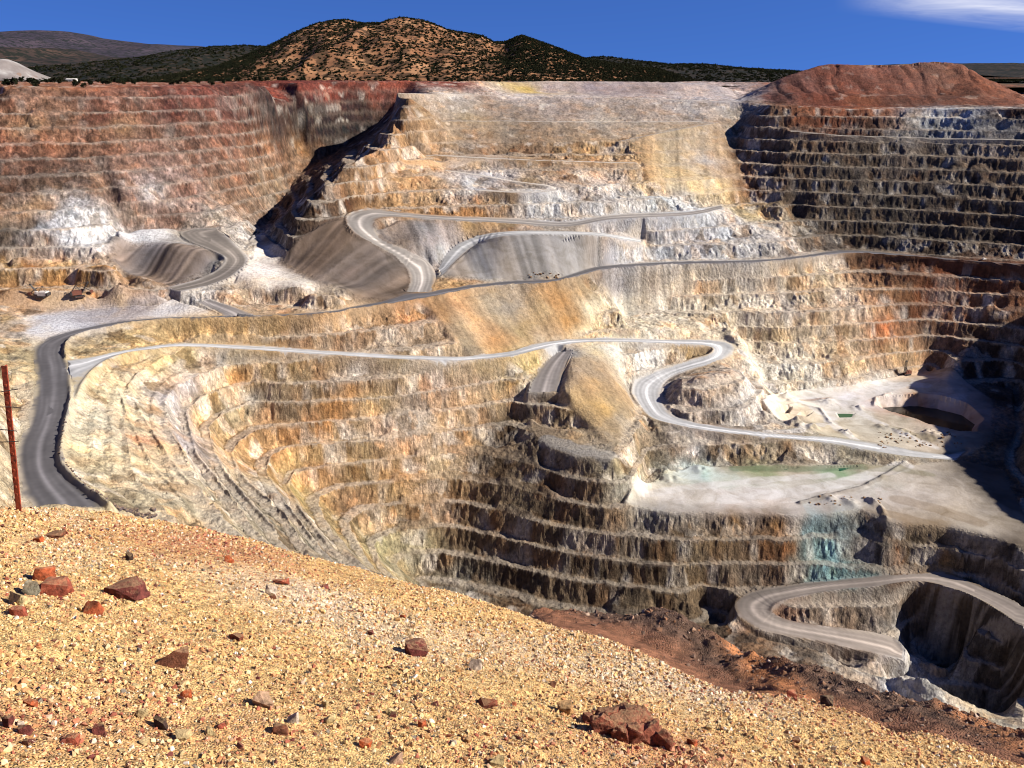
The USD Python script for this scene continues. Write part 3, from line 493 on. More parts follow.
# variation along the benches: blocks of differently weathered rock, stained streaks, dusty treads
kk = k * 37.0
blk = meshkit.noise(np.stack([X / 9, Y / 9, kk / 9], -1), 201); blk2 = meshkit.noise(np.stack([X / 4, Y / 4, kk], -1), 203); big = fb(X, Y, 55, 3, 207)
var = (1 - calm) * (1 - RW)
def mixc(C, to, w): return C * (1 - w[..., None]) + np.asarray(to) * w[..., None]
lum = COL.mean(-1, keepdims=True)
COL = np.where(var[..., None] > 0, COL, COL)
g = np.random.default_rng(5)
def cells(spacing, seed):
    g = np.random.default_rng(seed); n_ = int(2000 * 1750 / spacing ** 2); S_ = np.column_stack([g.uniform(-1000, 1000, n_), g.uniform(200, 1950, n_)])
    i_ = cKDTree(S_).query(np.stack([X + (n2(X, Y, 5, seed) - .5) * 5, Y + (n2(X, Y, 5, seed + 1) - .5) * 5], -1).reshape(-1, 2))[1].reshape(X.shape)
    tab = g.uniform(size=(n_, 64)); return tab[i_, (k.astype(int) % 64)]
c1, c2, c3 = cells(10.0, 71), cells(5.5, 73), cells(14.0, 79)          # joint-bounded blocks of rock, each a little different
COL *= (1 + var * ((c1 - .5) * .45 + (c2 - .5) * .40 + (blk2 - .5) * .3 + (big - .5) * .4))[..., None]
COL = mixc(COL, np.array([.60, .54, .46]), var * (1 - .8 * red_wall) * (t > a) * np.clip((c3 - .84) * 4, 0, 1) * .4)
COL = mixc(COL, COL * np.array([.62, .55, .48]), var * np.clip((.16 - c3) * 9, 0, 1))
COL = mixc(COL, COL * np.array([1.08, .82, .55]), var * np.clip((c1 - .82) * 6, 0, 1) * .55)
warm = var * np.clip(meshkit.noise(np.stack([X / 13, Y / 13, kk / 5], -1), 211) - .55, 0, 1) * 2.2
COL *= 1 + warm[..., None] * np.array([.08, -.16, -.38])
pale = var * np.clip(meshkit.noise(np.stack([X / 11, Y / 11, kk / 7], -1), 217) - .62, 0, 1) * 2.0 * (t > a)
COL = mixc(COL, np.array([.56, .50, .42]), np.clip(pale, 0, .45) * (1 - .7 * red_wall) * (1 - .9 * heap))
dusty = benched * (1 - sstep(t, a - .10, a + .02)) * (.5 - .05 * red_wall - .2 * right_wall)
COL = mixc(COL, np.array([.34, .285, .22]), dusty)
for w, c_ in TINTS: COL = mixc(COL, lin(c_) * ROCK_GAIN, w * .85)
stripe = n2(across, across * 0, 3.6, 221) * .65 + n2(across, across * 0, 11.0, 223) * .35 - .5
COL *= (1 + DW * stripe * 1.35 * (.3 + 1.4 * fb(X, Y, 28, 2, 225)))[..., None]
COL *= (1 + DW[..., None] * (n2(across, across * 0, 26.0, 227)[..., None] - .5) * np.array([.5, .1, -.4]))
ROADCOL = {'bench_track': (200, 188, 172), 'haul_road': (108, 104, 106), 'ramp_road': (192, 191, 190), 'upper_road': (160, 151, 142), 'upper_ramp': (196, 194, 190), 'dump_road': (138, 127, 116), 'spur_road': (165, 155, 148), 'lower_road': (170, 155, 142)}
rc = np.zeros(X.shape + (3,)); 
for i, nm in enumerate(NAMES[1:], 1):
    rc[cls == i] = lin(ROADCOL[nm]) * ROCK_GAIN
lane = np.exp(-((traction - .5) / .07) ** 2) + .5 * np.exp(-((traction - .97) / .05) ** 2) + .5 * np.exp(-((traction - .03) / .05) ** 2)
ruts = sum(np.exp(-((traction - q_ + (n2(X, Y, 60, 239) - .5) * .12) / .045) ** 2) * (n2(X, Y, 45, 241 + i_) - .3) for i_, q_ in enumerate((.2, .34, .48, .62, .78)))
rc *= (1 + .9 * ruts)[..., None]
rc *= (1 + .8 * lane * (.5 + fb(X, Y, 30, 2, 231)) * (n2(X, Y, 90, 233) > .25) + (fb(X, Y, 12, 3, 235) - .5) * .3)[..., None]
soft = inside(shapely.Polygon(), 0) if False else RW
ew = sstep(np.abs(traction - .5), .33, .5) * np.clip(fb(X, Y, 9, 3, 243) * 2.6 - .5, 0, 1) * .85
COL = np.where((cls > 0)[..., None], rc * (1 - ew[..., None]) + COL * ew[..., None], COL)
COL = COL.mean(-1, keepdims=True) + (COL - COL.mean(-1, keepdims=True)) * .86
COL *= (1 + .40 * FW * (1 - RW))[..., None]
COL *= (1 + red_wall * ((n2(X * .15, Y * .15, 1.0, 261, z=(Z + rough * 2) / 5 * 1.0) - .5) * .9))[..., None]
COL *= (1 + red_wall * ((c2 - .5) * .15 + white[1] * .2))[..., None]
COL *= (1 + white[1] * .36 * var + white[0] * .1 * (1 - RW))[..., None]
lr = COL.mean(-1, keepdims=True); COL = np.where(red_wall[..., None] > 0, lr + (COL - lr) * (1 - .22 * red_wall[..., None]), COL)
terr = inside(area([(500,425),(560,440),(620,463),(645,508),(720,514),(800,516),(880,530),(880,570),(740,590),(700,625),(520,612),(470,560)]), 20); COL *= (1 - .32 * terr)[..., None]  # terraces: brown rock, darkened further to put the shade of their faces into the colour
COL *= (1 - .25 * heap * (1 - .4 * sstep(fb(X, Y, 45, 2, 263), .4, .6)))[..., None]
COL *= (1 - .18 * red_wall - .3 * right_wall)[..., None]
COL = np.clip(COL, .012, .80)

ground_mat = usdkit.material(stage, '/World/Looks/rock_ground', {
    'col': ('attribute', {'attribute': 'rock_colour'}), 'blk': ('attribute', {'attribute': 'jointed'}), 'geo': ('geometry', {}), 'map': ('mapping', {'scale': (1.0, 1.0, .5)}), 'map2': ('mapping', {'scale': (1.0, 1.0, .85)}),
    'wn': ('noise_texture', {'scale': .22, 'detail': 4.0}), 'wadd': ('vector_math', {'math_type': 'multiply_add', 'vector2': (9.0, 9.0, 9.0)}),
    'n1': ('noise_texture', {'scale': .30, 'detail': 8.0, 'roughness': .70}), 'r1': ('rgb_ramp', {'ramp': [(.26, (.46, .44, .42)), (.40, (.80, .78, .76)), (.50, (1.0, 1.0, .99)), (.62, (1.18, 1.17, 1.14)), (.76, (1.45, 1.42, 1.36))]}),
    'n3': ('noise_texture', {'scale': .06, 'detail': 4.0, 'roughness': .6}), 'r3': ('rgb_ramp', {'ramp': [(.3, (.82, .8, .8)), (.5, (1, 1, 1)), (.7, (1.16, 1.1, 1.0))]}),
    've': ('voronoi_texture', {'feature': 'distance_to_edge', 'scale': .34}), 'me': ('map_range', {'from_min': 0.0, 'from_max': .06, 'to_min': .70, 'to_max': 1.0, 'clamp': True}),
    'vf': ('voronoi_texture', {'feature': 'f1', 'scale': .34}), 'sc': ('separate_color', {'color_type': 'rgb'}), 'mf': ('map_range', {'from_min': 0.0, 'from_max': 1.0, 'to_min': .74, 'to_max': 1.26, 'clamp': True}), 'mm': ('math', {'math_type': 'multiply'}), 'one': ('combine_color', {}),
    'jm': ('mix', {'color1': (1, 1, 1)}), 'mul': ('mix', {'mix_type': 'multiply', 'fac': 1.0}), 'mul2': ('mix', {'mix_type': 'multiply', 'fac': 1.0}), 'mul3': ('mix', {'mix_type': 'multiply', 'fac': 1.0}),
    'n2': ('noise_texture', {'scale': .4, 'detail': 5.0, 'roughness': .6}), 'hj': ('math', {'math_type': 'multiply'}), 'hh': ('math', {'math_type': 'multiply_add', 'value2': .5}), 'bump': ('bump', {'strength': .8, 'distance': 1.5}),
    'p': ('principled_bsdf', {'roughness': .95, 'specular_ior_level': .12})},
    [('geo.position', 'map.vector'), ('geo.position', 'map2.vector'), ('map2.vector', 'n1.vector'), ('geo.position', 'n3.vector'), ('map2.vector', 'n2.vector'), ('map.vector', 'wn.vector'), ('wn.color', 'wadd.vector1'), ('map.vector', 'wadd.vector3'), ('wadd.vector', 've.vector'), ('wadd.vector', 'vf.vector'),
     ('ve.distance', 'me.value'), ('vf.color', 'sc.color'), ('sc.r', 'mf.value'), ('me.result', 'mm.value1'), ('mf.result', 'mm.value2'), ('mm.value', 'one.r'), ('mm.value', 'one.g'), ('mm.value', 'one.b'), ('blk.fac', 'jm.fac'), ('one.color', 'jm.color2'),
     ('n1.fac', 'r1.fac'), ('n3.fac', 'r3.fac'), ('col.color', 'mul.color1'), ('r1.color', 'mul.color2'), ('mul.color', 'mul2.color1'), ('r3.color', 'mul2.color2'), ('mul2.color', 'mul3.color1'), ('jm.color', 'mul3.color2'), ('mul3.color', 'p.base_color'),
     ('mm.value', 'hj.value1'), ('blk.fac', 'hj.value2'), ('hj.value', 'hh.value1'), ('n2.fac', 'hh.value3'), ('hh.value', 'bump.height'), ('bump.normal', 'p.normal')], surface='p.BSDF')
floor_mat = usdkit.material(stage, '/World/Looks/pit_floor_dust', {
    'col': ('attribute', {'attribute': 'rock_colour'}), 'geo': ('geometry', {}),
    'n1': ('noise_texture', {'scale': .045, 'detail': 8.0, 'roughness': .62, 'distortion': 1.2}), 'r1': ('rgb_ramp', {'ramp': [(.3, (.72, .68, .62)), (.5, (1.0, .98, .96)), (.7, (1.2, 1.2, 1.22))]}),
    'mul': ('mix', {'mix_type': 'multiply', 'fac': 1.0}), 'n2': ('noise_texture', {'scale': .5, 'detail': 5.0, 'roughness': .6}), 'bump': ('bump', {'strength': .5, 'distance': .5}), 'p': ('principled_bsdf', {'roughness': .95, 'specular_ior_level': .12})},
    [('geo.position', 'n1.vector'), ('geo.position', 'n2.vector'), ('n1.fac', 'r1.fac'), ('col.color', 'mul.color1'), ('r1.color', 'mul.color2'), ('mul.color', 'p.base_color'), ('n2.fac', 'bump.height'), ('bump.normal', 'p.normal')], surface='p.BSDF')
road_mat = usdkit.material(stage, '/World/Looks/road_dirt', {
    'col': ('attribute', {'attribute': 'rock_colour'}), 'geo': ('geometry', {}),
    'n1': ('noise_texture', {'scale': .25, 'detail': 5.0, 'roughness': .6}), 'r1': ('rgb_ramp', {'ramp': [(0, (.75, .74, .73)), (.5, (1, 1, 1)), (1, (1.25, 1.24, 1.22))]}),
    'mul': ('mix', {'mix_type': 'multiply', 'fac': .8}), 'p': ('principled_bsdf', {'roughness': .9, 'specular_ior_level': .2})},
    [('geo.position', 'n1.vector'), ('n1.fac', 'r1.fac'), ('col.color', 'mul.color1'), ('r1.color', 'mul.color2'), ('mul.color', 'p.base_color')], surface='p.BSDF')

def drape(pts, width, colour, w_=.8):
    P_ = hit(np.array(pts, float)[:, 0], np.array(pts, float)[:, 1]); ls = shapely.LineString(P_[:, :2]); x0, y0, x1, y1 = ls.bounds; m_ = (X > x0 - 12) & (X < x1 + 12) & (Y > y0 - 12) & (Y < y1 + 12)
    f_ = w_ * (1 - sstep(shapely.distance(ls, shapely.points(X[m_], Y[m_])) + (n2(X[m_], Y[m_], 7, 97) - .5) * 3, width * .5, width * .5 + 2.5)) * (cls[m_] == 0)
    COL[m_] = COL[m_] * (1 - f_[:, None]) + lin(colour) * ROCK_GAIN * f_[:, None]
pale_ = (240, 236, 232)
for pts, wd in (([(742,352),(758,372),(772,388),(790,399),(812,407),(828,417),(838,430),(858,442),(872,448)], 8), ([(768,432),(800,430),(826,424),(832,418)], 7), ([(800,398),(850,402),(880,392),(905,384),(925,386)], 10), ([(850,402),(862,415),(880,424),(905,436),(935,448)], 6),
                ([(905,466),(870,476),(830,486),(780,494),(720,500)], 12), ([(640,492),(690,488),(760,480),(830,476)], 8)):
    drape(pts, wd, pale_, .6)
for pts, wd, c_ in (([(735,468),(768,469),(800,469.5),(835,469),(862,467)], 6, (70, 110, 72)), ([(800,400),(830,399)], 3, (170, 120, 80)), ([(905,466),(885,476),(862,488),(830,496),(800,503)], 4, (120, 108, 96)), ([(930,440),(910,434),(890,428)], 8, (150, 138, 105)), ([(870,468),(900,470),(930,475)], 8, (150, 146, 118)), ([(900,500),(940,510),(975,522)], 14, (160, 140, 116)), ([(890,515),(930,525)], 10, (158, 136, 108))):
    drape(pts, wd, c_, .5)
drape([(548,440),(575,449),(606,455)], 15, (172, 166, 158), .8)
# split the sheet into the pieces of the setting
NAMES2 = list(NAMES)
def piece(name, outline):
    NAMES2.append(name); m = (inside(area(outline)) > 0) & (cls == 0); cls[m] = len(NAMES2) - 1
piece('pit_floor', FLAT[0]); piece('pit_floor', FLAT[1])
for i in (0, 1, 2): piece('spoil_slope', DUMPS[i][0])
piece('spoil_heap', [(740,108),(755,100),(775,87),(790,74),(813,66.5),(913,65),(948,62),(968,65),(993,80),(1013,95),(1050,104),(1050,108),(880,107.5)])
LABELS = {'bench_track': 'pale tracks along the upper benches in the middle distance', 'pit_wall': 'benched rock walls of the open pit in tan, cream, orange and brown', 'haul_road': 'dark grey haul road curving along the left edge and across the middle of the pit',
          'ramp_road': 'pale dusty ramp road running below the haul road down to the pit floor', 'upper_road': 'brownish road climbing through a hairpin beside the striped grey spoil slope',
          'upper_ramp': 'pale ramp branching right above the grey spoil face in the middle', 'dump_road': 'looping dirt road on top of the small grey waste dump at the left', 'spur_road': 'short dirt spur roads joining the haul road and the pale ramp',
          'lower_road': 'hairpin road at the bottom right of the pit', 'pit_floor': 'pale flat floor of the pit', 'spoil_slope': 'smooth grey slope of tipped waste rock', 'spoil_heap': 'flat-topped red heap of waste rock on the far rim'}
nr, nc = X.shape; JOINT = np.clip((.25 + .75 * (t > a)) * sstep(slope, .2, .5) * (1 - calm) * (1 - RW) * (1 - .5 * CW), 0, 1).ravel()
V = np.stack([X, Y, Z], -1).reshape(-1, 3); C = COL.reshape(-1, 3)
ii = (np.arange(nr - 1)[:, None] * nc + np.arange(nc - 1)[None, :]).ravel()
flip = (np.abs(Z[:-1, :-1] - Z[1:, 1:]) > np.abs(Z[1:, :-1] - Z[:-1, 1:])).ravel()
fa = np.where(flip[:, None], np.stack([ii, ii + 1, ii + nc], 1), np.stack([ii, ii + 1, ii + nc + 1], 1))
fbb = np.where(flip[:, None], np.stack([ii + 1, ii + nc + 1, ii + nc], 1), np.stack([ii, ii + nc + 1, ii + nc], 1))
F = np.stack([fa, fbb], 1).reshape(-1, 3)[:, [0, 2, 1]]; fc = np.repeat(cls[:-1, :-1].ravel(), 2)
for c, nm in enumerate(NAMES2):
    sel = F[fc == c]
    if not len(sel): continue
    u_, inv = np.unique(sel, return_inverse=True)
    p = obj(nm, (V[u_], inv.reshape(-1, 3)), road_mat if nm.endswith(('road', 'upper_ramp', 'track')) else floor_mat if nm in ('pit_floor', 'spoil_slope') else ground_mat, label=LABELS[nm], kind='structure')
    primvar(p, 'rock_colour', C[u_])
    if nm == 'pit_wall': primvar(p, 'jointed', JOINT[u_], 'float')

def water_look(name, c, rough):
    return usdkit.material(stage, '/World/Looks/' + name, {'geo': ('geometry', {}), 'n': ('noise_texture', {'scale': .6, 'detail': 3.0}), 'bump': ('bump', {'strength': .15, 'distance': .1}), 'p': ('principled_bsdf', {'base_color': c, 'roughness': rough, 'ior': 1.33})},
        [('geo.position', 'n.vector'), ('n.fac', 'bump.height'), ('bump.normal', 'p.normal')], surface='p.BSDF')
M_dark, M_green = water_look('dark_water', (.012, .010, .007), .12), water_look('green_water', (.015, .07, .032), .2)
for i, (pg, z_, nm, lab) in enumerate(WATER):
    m_ = trimesh.creation.extrude_polygon(pg.simplify(.3).buffer(-.2), .3, engine='earcut'); m_.apply_translation([0, 0, z_ - .3]); obj(nm, m_, M_dark if i == 0 else M_green, label=lab, kind='structure')

# ---------------------------------------------------------------- hills and the plain behind the pit
def soil(name, tones, scale, dark, dark_scale, cover, bump=2.0):
    """Ground of a far hillside: soil tones, with scrub that is too far away to build mixed in where cover is high."""
    return usdkit.material(stage, '/World/Looks/' + name, {
        'geo': ('geometry', {}), 'n1': ('noise_texture', {'scale': scale, 'detail': 6.0, 'roughness': .6}), 'r1': ('rgb_ramp', {'ramp': [(.25, tuple(lin(tones[0]) * .7)), (.5, tuple(lin(tones[1]) * .7)), (.75, tuple(lin(tones[2]) * .7))]}),
        'n2': ('noise_texture', {'scale': dark_scale, 'detail': 3.0, 'roughness': .6}), 'm2': ('map_range', {'from_min': cover, 'from_max': cover + .08, 'to_min': 0.0, 'to_max': 1.0, 'clamp': True}),
        'mix': ('mix', {'color2': tuple(lin(dark) * .7)}), 'bump': ('bump', {'strength': .8, 'distance': bump}), 'p': ('principled_bsdf', {'roughness': .95, 'specular_ior_level': .1})},
        [('geo.position', 'n1.vector'), ('geo.position', 'n2.vector'), ('n1.fac', 'r1.fac'), ('r1.color', 'mix.color1'), ('n2.fac', 'm2.value'), ('m2.result', 'mix.fac'), ('mix.color', 'p.base_color'), ('n2.fac', 'bump.height'), ('bump.normal', 'p.normal')], surface='p.BSDF')
HILLS = {}
def hill(name, sil, Yc, front, back, mat, label, rough=.12, step=3.0, rows=90, base=-16.0, wav=160.0, lobes=0.0, seed=0):
    s = np.array(sil, float); us = np.arange(s[0, 0], s[-1, 0] + .1, step); vs = np.interp(us, s[:, 0], s[:, 1])
    w = at_y(us, vs, Yc); xs, top = w[:, 0], w[:, 2]
    q = np.concatenate([np.linspace(0, 1, rows), np.linspace(1, 2, rows // 3)[1:]])
    yy = np.where(q <= 1, Yc - front * (1 - q), Yc + back * (q - 1))
    Xh, Yh = np.meshgrid(xs, yy); Q = np.repeat(q[:, None], len(xs), 1)
    T = np.repeat(top[None, :], len(q), 0)
    pr = np.where(Q <= 1, np.sin(np.clip(Q, 0, 1) * math.pi / 2) ** 1.25, np.cos(np.clip(Q - 1, 0, 1) * math.pi / 2) ** 1.3)
    Zh = base + (T - base) * pr
    amp = np.clip(T - base, 0, None) * rough * np.clip(1.15 - Q, 0, 1) * np.minimum(1, Q * 4)
    ridges = 1 - 2 * np.abs(fb(Xh, Yh * .45, wav, 4, 301 + seed) - .5)
    Zh += amp * (ridges - .78) * 4 + np.clip(T - base, 0, 30) * .05 * (fb(Xh, Yh, 25, 2, 307 + seed) - .5)
    Zh = np.minimum(Zh, base + (T - base) * (1.0 + .01) + .5)
    n, m = Xh.shape; i0 = (np.arange(n - 1)[:, None] * m + np.arange(m - 1)[None, :]).ravel()
    quads = np.stack([i0, i0 + 1, i0 + m + 1, i0 + m], 1)
    p = obj(name, (np.stack([Xh, Yh, Zh], -1).reshape(-1, 3), quads), mat, smooth=True, label=label, kind='structure')
    return xs, yy, Zh
M_far = soil('far_hill_soil', [(52, 47, 58), (66, 58, 68), (88, 74, 78)], .003, (38, 40, 40), .035, .47, 4)
M_wood = soil('wooded_soil', [(44, 38, 30), (56, 46, 36), (78, 60, 46)], .01, (24, 27, 20), .05, .42, 3)
M_tan = soil('dry_grass_soil', [(118, 78, 54), (150, 106, 74), (184, 142, 104)], .012, (84, 62, 44), .03, .48, 1.5)
hill('hill', [(-260,50),(-120,44),(0,36),(25,32),(50,30),(65,31),(82,36),(112,40),(145,44),(190,44.5),(200,46),(212,51),(235,55),(300,62)], 6500, 3200, 2500, M_far, 'far dark purplish mountain behind the left rim of the pit', .30, wav=900, seed=1)
M_mid = soil('mid_ridge_soil', [(46, 40, 38), (62, 50, 44), (88, 68, 56)], .006, (32, 34, 28), .03, .46, 4)
hill('hill', [(-200,52),(-60,49),(0,50),(18,47),(40,50),(66,49),(92,55),(120,58),(150,57),(185,63),(215,68),(240,74)], 4700, 1500, 1200, M_mid, 'nearer dark scrubby ridge in front of the purplish mountain at the left', .28, wav=500, seed=7)
LEFT_R = hill('hill', [(90,76),(120,70),(140,64),(170,61),(200,57),(225,51),(240,49),(256,46.5),(275,47),(300,52),(340,62)], 3600, 1500, 1200, M_wood, 'low dark wooded ridge left of the tan shrub-dotted hill', .14, wav=350, seed=2)
MAIN = hill('hill', [(215,72),(240,65),(256,57),(275,46.5),(301,34),(326,24),(346,19),(363,22),(386,24),(408,19),(426,23),(451,31),(466,33),(481,35),(494,42),(506,42),(514,38),(522,35.5),(537,41),(557,49),(579,58),(600,62),(650,70)], 2650, 720, 900, M_tan, 'tan hill dotted with dark shrubs behind the far rim', .15, rows=120, wav=260, seed=3)
RIGHT_H = hill('hill', [(540,66),(579,59),(600,57.5),(624,61),(657,65),(684,64),(702,67),(768,71),(800,74),(850,76)], 3900, 1600, 1200, M_wood, 'dark wooded low hills behind the pale upper dump', .10, wav=350, seed=4)
hill('hill', [(840,70),(880,66),(905,63.5),(930,64),(968,63.5),(1024,64),(1100,66),(1250,60),(1400,66)], 4600, 2000, 1500, M_wood, 'dark wooded ridge behind the red waste heap at the right', .10, wav=350, seed=5)
th = np.radians(np.linspace(-75, 80, 64)); pl = np.vstack([np.stack([r_ * np.sin(th), r_ * np.cos(th), 0 * th + z_], 1) for r_, z_ in ((1760., -19.), (6000., -20.), (45000., -60.))])
plq = np.array([[r_ * 64 + j, (r_ + 1) * 64 + j, (r_ + 1) * 64 + j + 1, r_ * 64 + j + 1] for r_ in range(2) for j in range(63)])
M_plain = soil('plain_soil', [(150, 95, 65), (165, 108, 72), (180, 125, 85)], .01, (44, 46, 34), .03, .40, 1.0)
obj('ground', (pl, plq), M_plain, label='flat reddish land beyond the far rim of the pit', kind='structure')
# pale tailings heap at the far left
M_pale = soil('pale_tailings', [(112, 102, 98), (132, 124, 120), (180, 176, 172)], .02, (130, 108, 95), .05, .60, 1.0)
hill('spoil_heap', [(-90,76),(-60,66),(-30,60),(-5,58.5),(5,59),(10,61),(18,66),(27,71),(33,75),(40,79),(46,82)], 2300, 120, 160, M_pale, 'pale grey heap of tailings at the left edge below the mountain', .05, step=1.0, rows=40, wav=60, seed=6)

# ---------------------------------------------------------------- shrubs and trees
rng = np.random.default_rng(7)
def leafy(name, a, b):
    return usdkit.material(stage, '/World/Looks/' + name, {
        'geo': ('geometry', {}), 'oi': ('object_info', {}), 'r': ('rgb_ramp', {'ramp': [(0, tuple(lin(a))), (1, tuple(lin(b)))]}), 'd': ('diffuse_bsdf', {}), 't': ('translucent_bsdf', {}), 'm': ('mix_closure', {'fac': .15})},
        [('geo.random_per_island', 'r.fac'), ('r.color', 'd.color'), ('r.color', 't.color'), ('d.BSDF', 'm.closure1'), ('t.BSDF', 'm.closure2')], surface='m.closure')
M_leaf = leafy('juniper_leaves', (28, 32, 22), (56, 58, 38)); M_leaf2 = leafy('scrub_leaves', (36, 36, 24), (74, 68, 44))
M_bark = usdkit.material(stage, '/World/Looks/bark', {'p': ('principled_bsdf', {'base_color': tuple(lin((92, 74, 58)) * .8), 'roughness': .9})}, surface='p.BSDF')
def crown(r, seed, n=150, leaf=.32, flat=.85):
    g = np.random.default_rng(seed); V_, F_ = [], []
    lob = g.normal(0, .42, (7, 3)) * [1, 1, .7]
    for i in range(n):
        c = lob[g.integers(7)] + g.normal(0, .30, 3); c[2] *= flat
        a_, b_ = g.normal(size=3), g.normal(size=3); a_ /= np.linalg.norm(a_); b_ -= a_ * (a_ @ b_); b_ /= np.linalg.norm(b_)
        s_ = leaf * g.uniform(.6, 1.3); o = len(V_)
        V_ += [c - a_ * s_, c + b_ * s_ * .6, c + a_ * s_, c - b_ * s_ * .6 + np.cross(a_, b_) * s_ * .3]; F_ += [[o, o + 1, o + 2], [o, o + 2, o + 3]]
    return np.array(V_) * r, np.array(F_)
def trunk_mesh(h, r, seed):
    g = np.random.default_rng(seed); parts = []
    def limb(p0, p1, r0, r1):
        m = trimesh.creation.cylinder(radius=1, height=1, sections=6); v = m.vertices.copy(); d = p1 - p0; L = np.linalg.norm(d); d = d / L
        rr = np.where(v[:, 2] > 0, r1, r0); v[:, :2] *= rr[:, None]; v[:, 2] = (v[:, 2] + .5) * L
        m.vertices = v; m.apply_transform(trimesh.geometry.align_vectors([0, 0, 1], d)); m.apply_translation(p0); parts.append(m)
    top = np.array([g.normal(0, .1 * h), g.normal(0, .1 * h), h]); limb(np.zeros(3), top, r, r * .6)
    for _ in range(4): limb(top * g.uniform(.5, 1), top + np.array([g.normal(0, .5), g.normal(0, .5), g.uniform(.3, .7)]) * h, r * .5, r * .15)
    return trimesh.util.concatenate(parts)
# scrub on the hills: beyond counting
def scatter(name, protos, pos, scales, yaw, label, category):
    pi = UsdGeom.PointInstancer.Define(stage, path_for(name)); base = str(pi.GetPath())
    targets = []
    for j, (mesh, mat) in enumerate(protos):
        m = usdkit.mesh(stage, base + '/shape_%03d' % j if j else base + '/shape', mesh, mat); targets.append(m.GetPath())
    pi.CreatePrototypesRel().SetTargets(targets); g = np.random.default_rng(len(pos))
    pi.CreateProtoIndicesAttr(Vt.IntArray.FromNumpy(g.integers(0, len(protos), len(pos)).astype(np.int32)))
    pi.CreatePositionsAttr(Vt.Vec3fArray.FromNumpy(np.asarray(pos, np.float32)))
    s_ = np.asarray(scales, np.float32); s_ = s_ if s_.ndim == 2 else np.repeat(s_[:, None], 3, 1)
    pi.CreateScalesAttr(Vt.Vec3fArray.FromNumpy(s_))
    yaw = np.asarray(yaw); 
    if yaw.ndim == 1: q = np.stack([np.cos(yaw / 2), 0 * yaw, 0 * yaw, np.sin(yaw / 2)], 1)
    else: q = yaw
    pi.CreateOrientationsAttr(Vt.QuathArray([Gf.Quath(*map(float, x)) for x in q]))
    return tag(pi, label, category, kind='stuff')
def on_hill(H, n, seed, dens):
    xs, yy, Zh = H; g = np.random.default_rng(seed); out = []
    P_ = np.stack([g.uniform(xs[0], xs[-1], n), g.uniform(yy[0], yy[-1] * .99, n)], 1)
    fi, fj = np.interp(P_[:, 1], yy, np.arange(len(yy))), np.interp(P_[:, 0], xs, np.arange(len(xs)))
    z = map_coordinates(Zh, [fi, fj], order=1); keep = g.uniform(size=n) < dens(P_[:, 0], P_[:, 1], z)
    return np.column_stack([P_, z - .3])[keep]
shr = [(crown(1.0, 50 + j, 60, .42), M_leaf if j % 2 else M_leaf2) for j in range(4)]
def dens_main(x, y, z):
    base = .34 + 1.1 * (sstep(x, -60, 60) * .7 + sstep(-x, 560, 700) * .9)
    return base * (.2 + 1.6 * fb(x, y, 90, 3, 401)) * (y < 2750)
sp = on_hill(MAIN, 75000, 11, dens_main)
scatter('hillside_shrubs', shr, sp, rng.uniform(1.8, 4.2, len(sp)), rng.uniform(0, 6.28, len(sp)), 'dark juniper scrub dotted all over the tan hill', 'shrubs')
for H_, n_, lab in ((LEFT_R, 9000, 'dense dark woodland on the low ridge left of the tan hill'), (RIGHT_H, 12000, 'dense dark woodland on the low hills behind the pale upper dump')):
    q_ = on_hill(H_, n_, 13, lambda x, y, z: .3 + fb(x, y, 120, 3, 411)); scatter('hillside_trees', shr, q_, rng.uniform(2.5, 5.5, len(q_)), rng.uniform(0, 6.28, len(q_)), lab, 'woodland')

# ---------------------------------------------------------------- the viewpoint: gravel slope, rubble bank
EYE = 1.7
def plane_z(x, y): return -EYE - .388 * y - .25 * x
def on_slope(u, v):
    d = ray(np.atleast_1d(u), np.atleast_1d(v)); t_ = -EYE / (d[:, 2] + .388 * d[:, 1] + .25 * d[:, 0]); return d * t_[:, None]
CREST = np.array([(-200,490),(-60,500),(0,505.5),(60,507),(110,511),(150,518),(200,529),(250,541),(300,554),(350,566),(400,579),(450,591),(490,601),(520,611),(560,625),(600,636),(640,651),(670,667),(700,682),(730,695),(760,697),(800,698),(827,702),(870,720),(895,733),(928,732),(960,742),(1000,757),(1024,764),(1060,775),(1150,800)], float)
cp = on_slope(CREST[:, 0], CREST[:, 1]); CA, CR = np.arctan2(cp[:, 0], cp[:, 1]), np.hypot(cp[:, 0], cp[:, 1])
def crest_r(az): return np.interp(az, CA, CR)
def slope_z(x, y, detail=True):
    az, r = np.arctan2(x, y), np.hypot(x, y); over = np.clip(r - crest_r(az) + .18, 0, None)
    z = plane_z(x, y) - np.where(over < .6, .55 * over ** 2 / 1.2, .165 + .55 * (over - .6))
    z = z + (fb(x, y, 1.1, 3, 501) - .5) * .10 * sstep(r, 1.5, 3) * (1 - sstep(over, .1, 1.2)) + (fb(x, y, .25, 2, 503) - .5) * .035
    if detail: z = z + (n2(x, y, .045, 505) - .5) * .014
    return z
az_ = np.radians(np.arange(-46, 46, .2)); rr_ = np.concatenate([np.arange(.3, 2.6, .12), np.arange(2.6, 8.4, .017), np.arange(8.4, 11, .12)])
Ag, Rg = np.meshgrid(az_, rr_); Xg, Yg = Rg * np.sin(Ag), Rg * np.cos(Ag); Zg = slope_z(Xg, Yg)
n, m = Xg.shape; i0 = (np.arange(n - 1)[:, None] * m + np.arange(m - 1)[None, :]).ravel(); quads = np.stack([i0, i0 + 1, i0 + m + 1, i0 + m], 1)
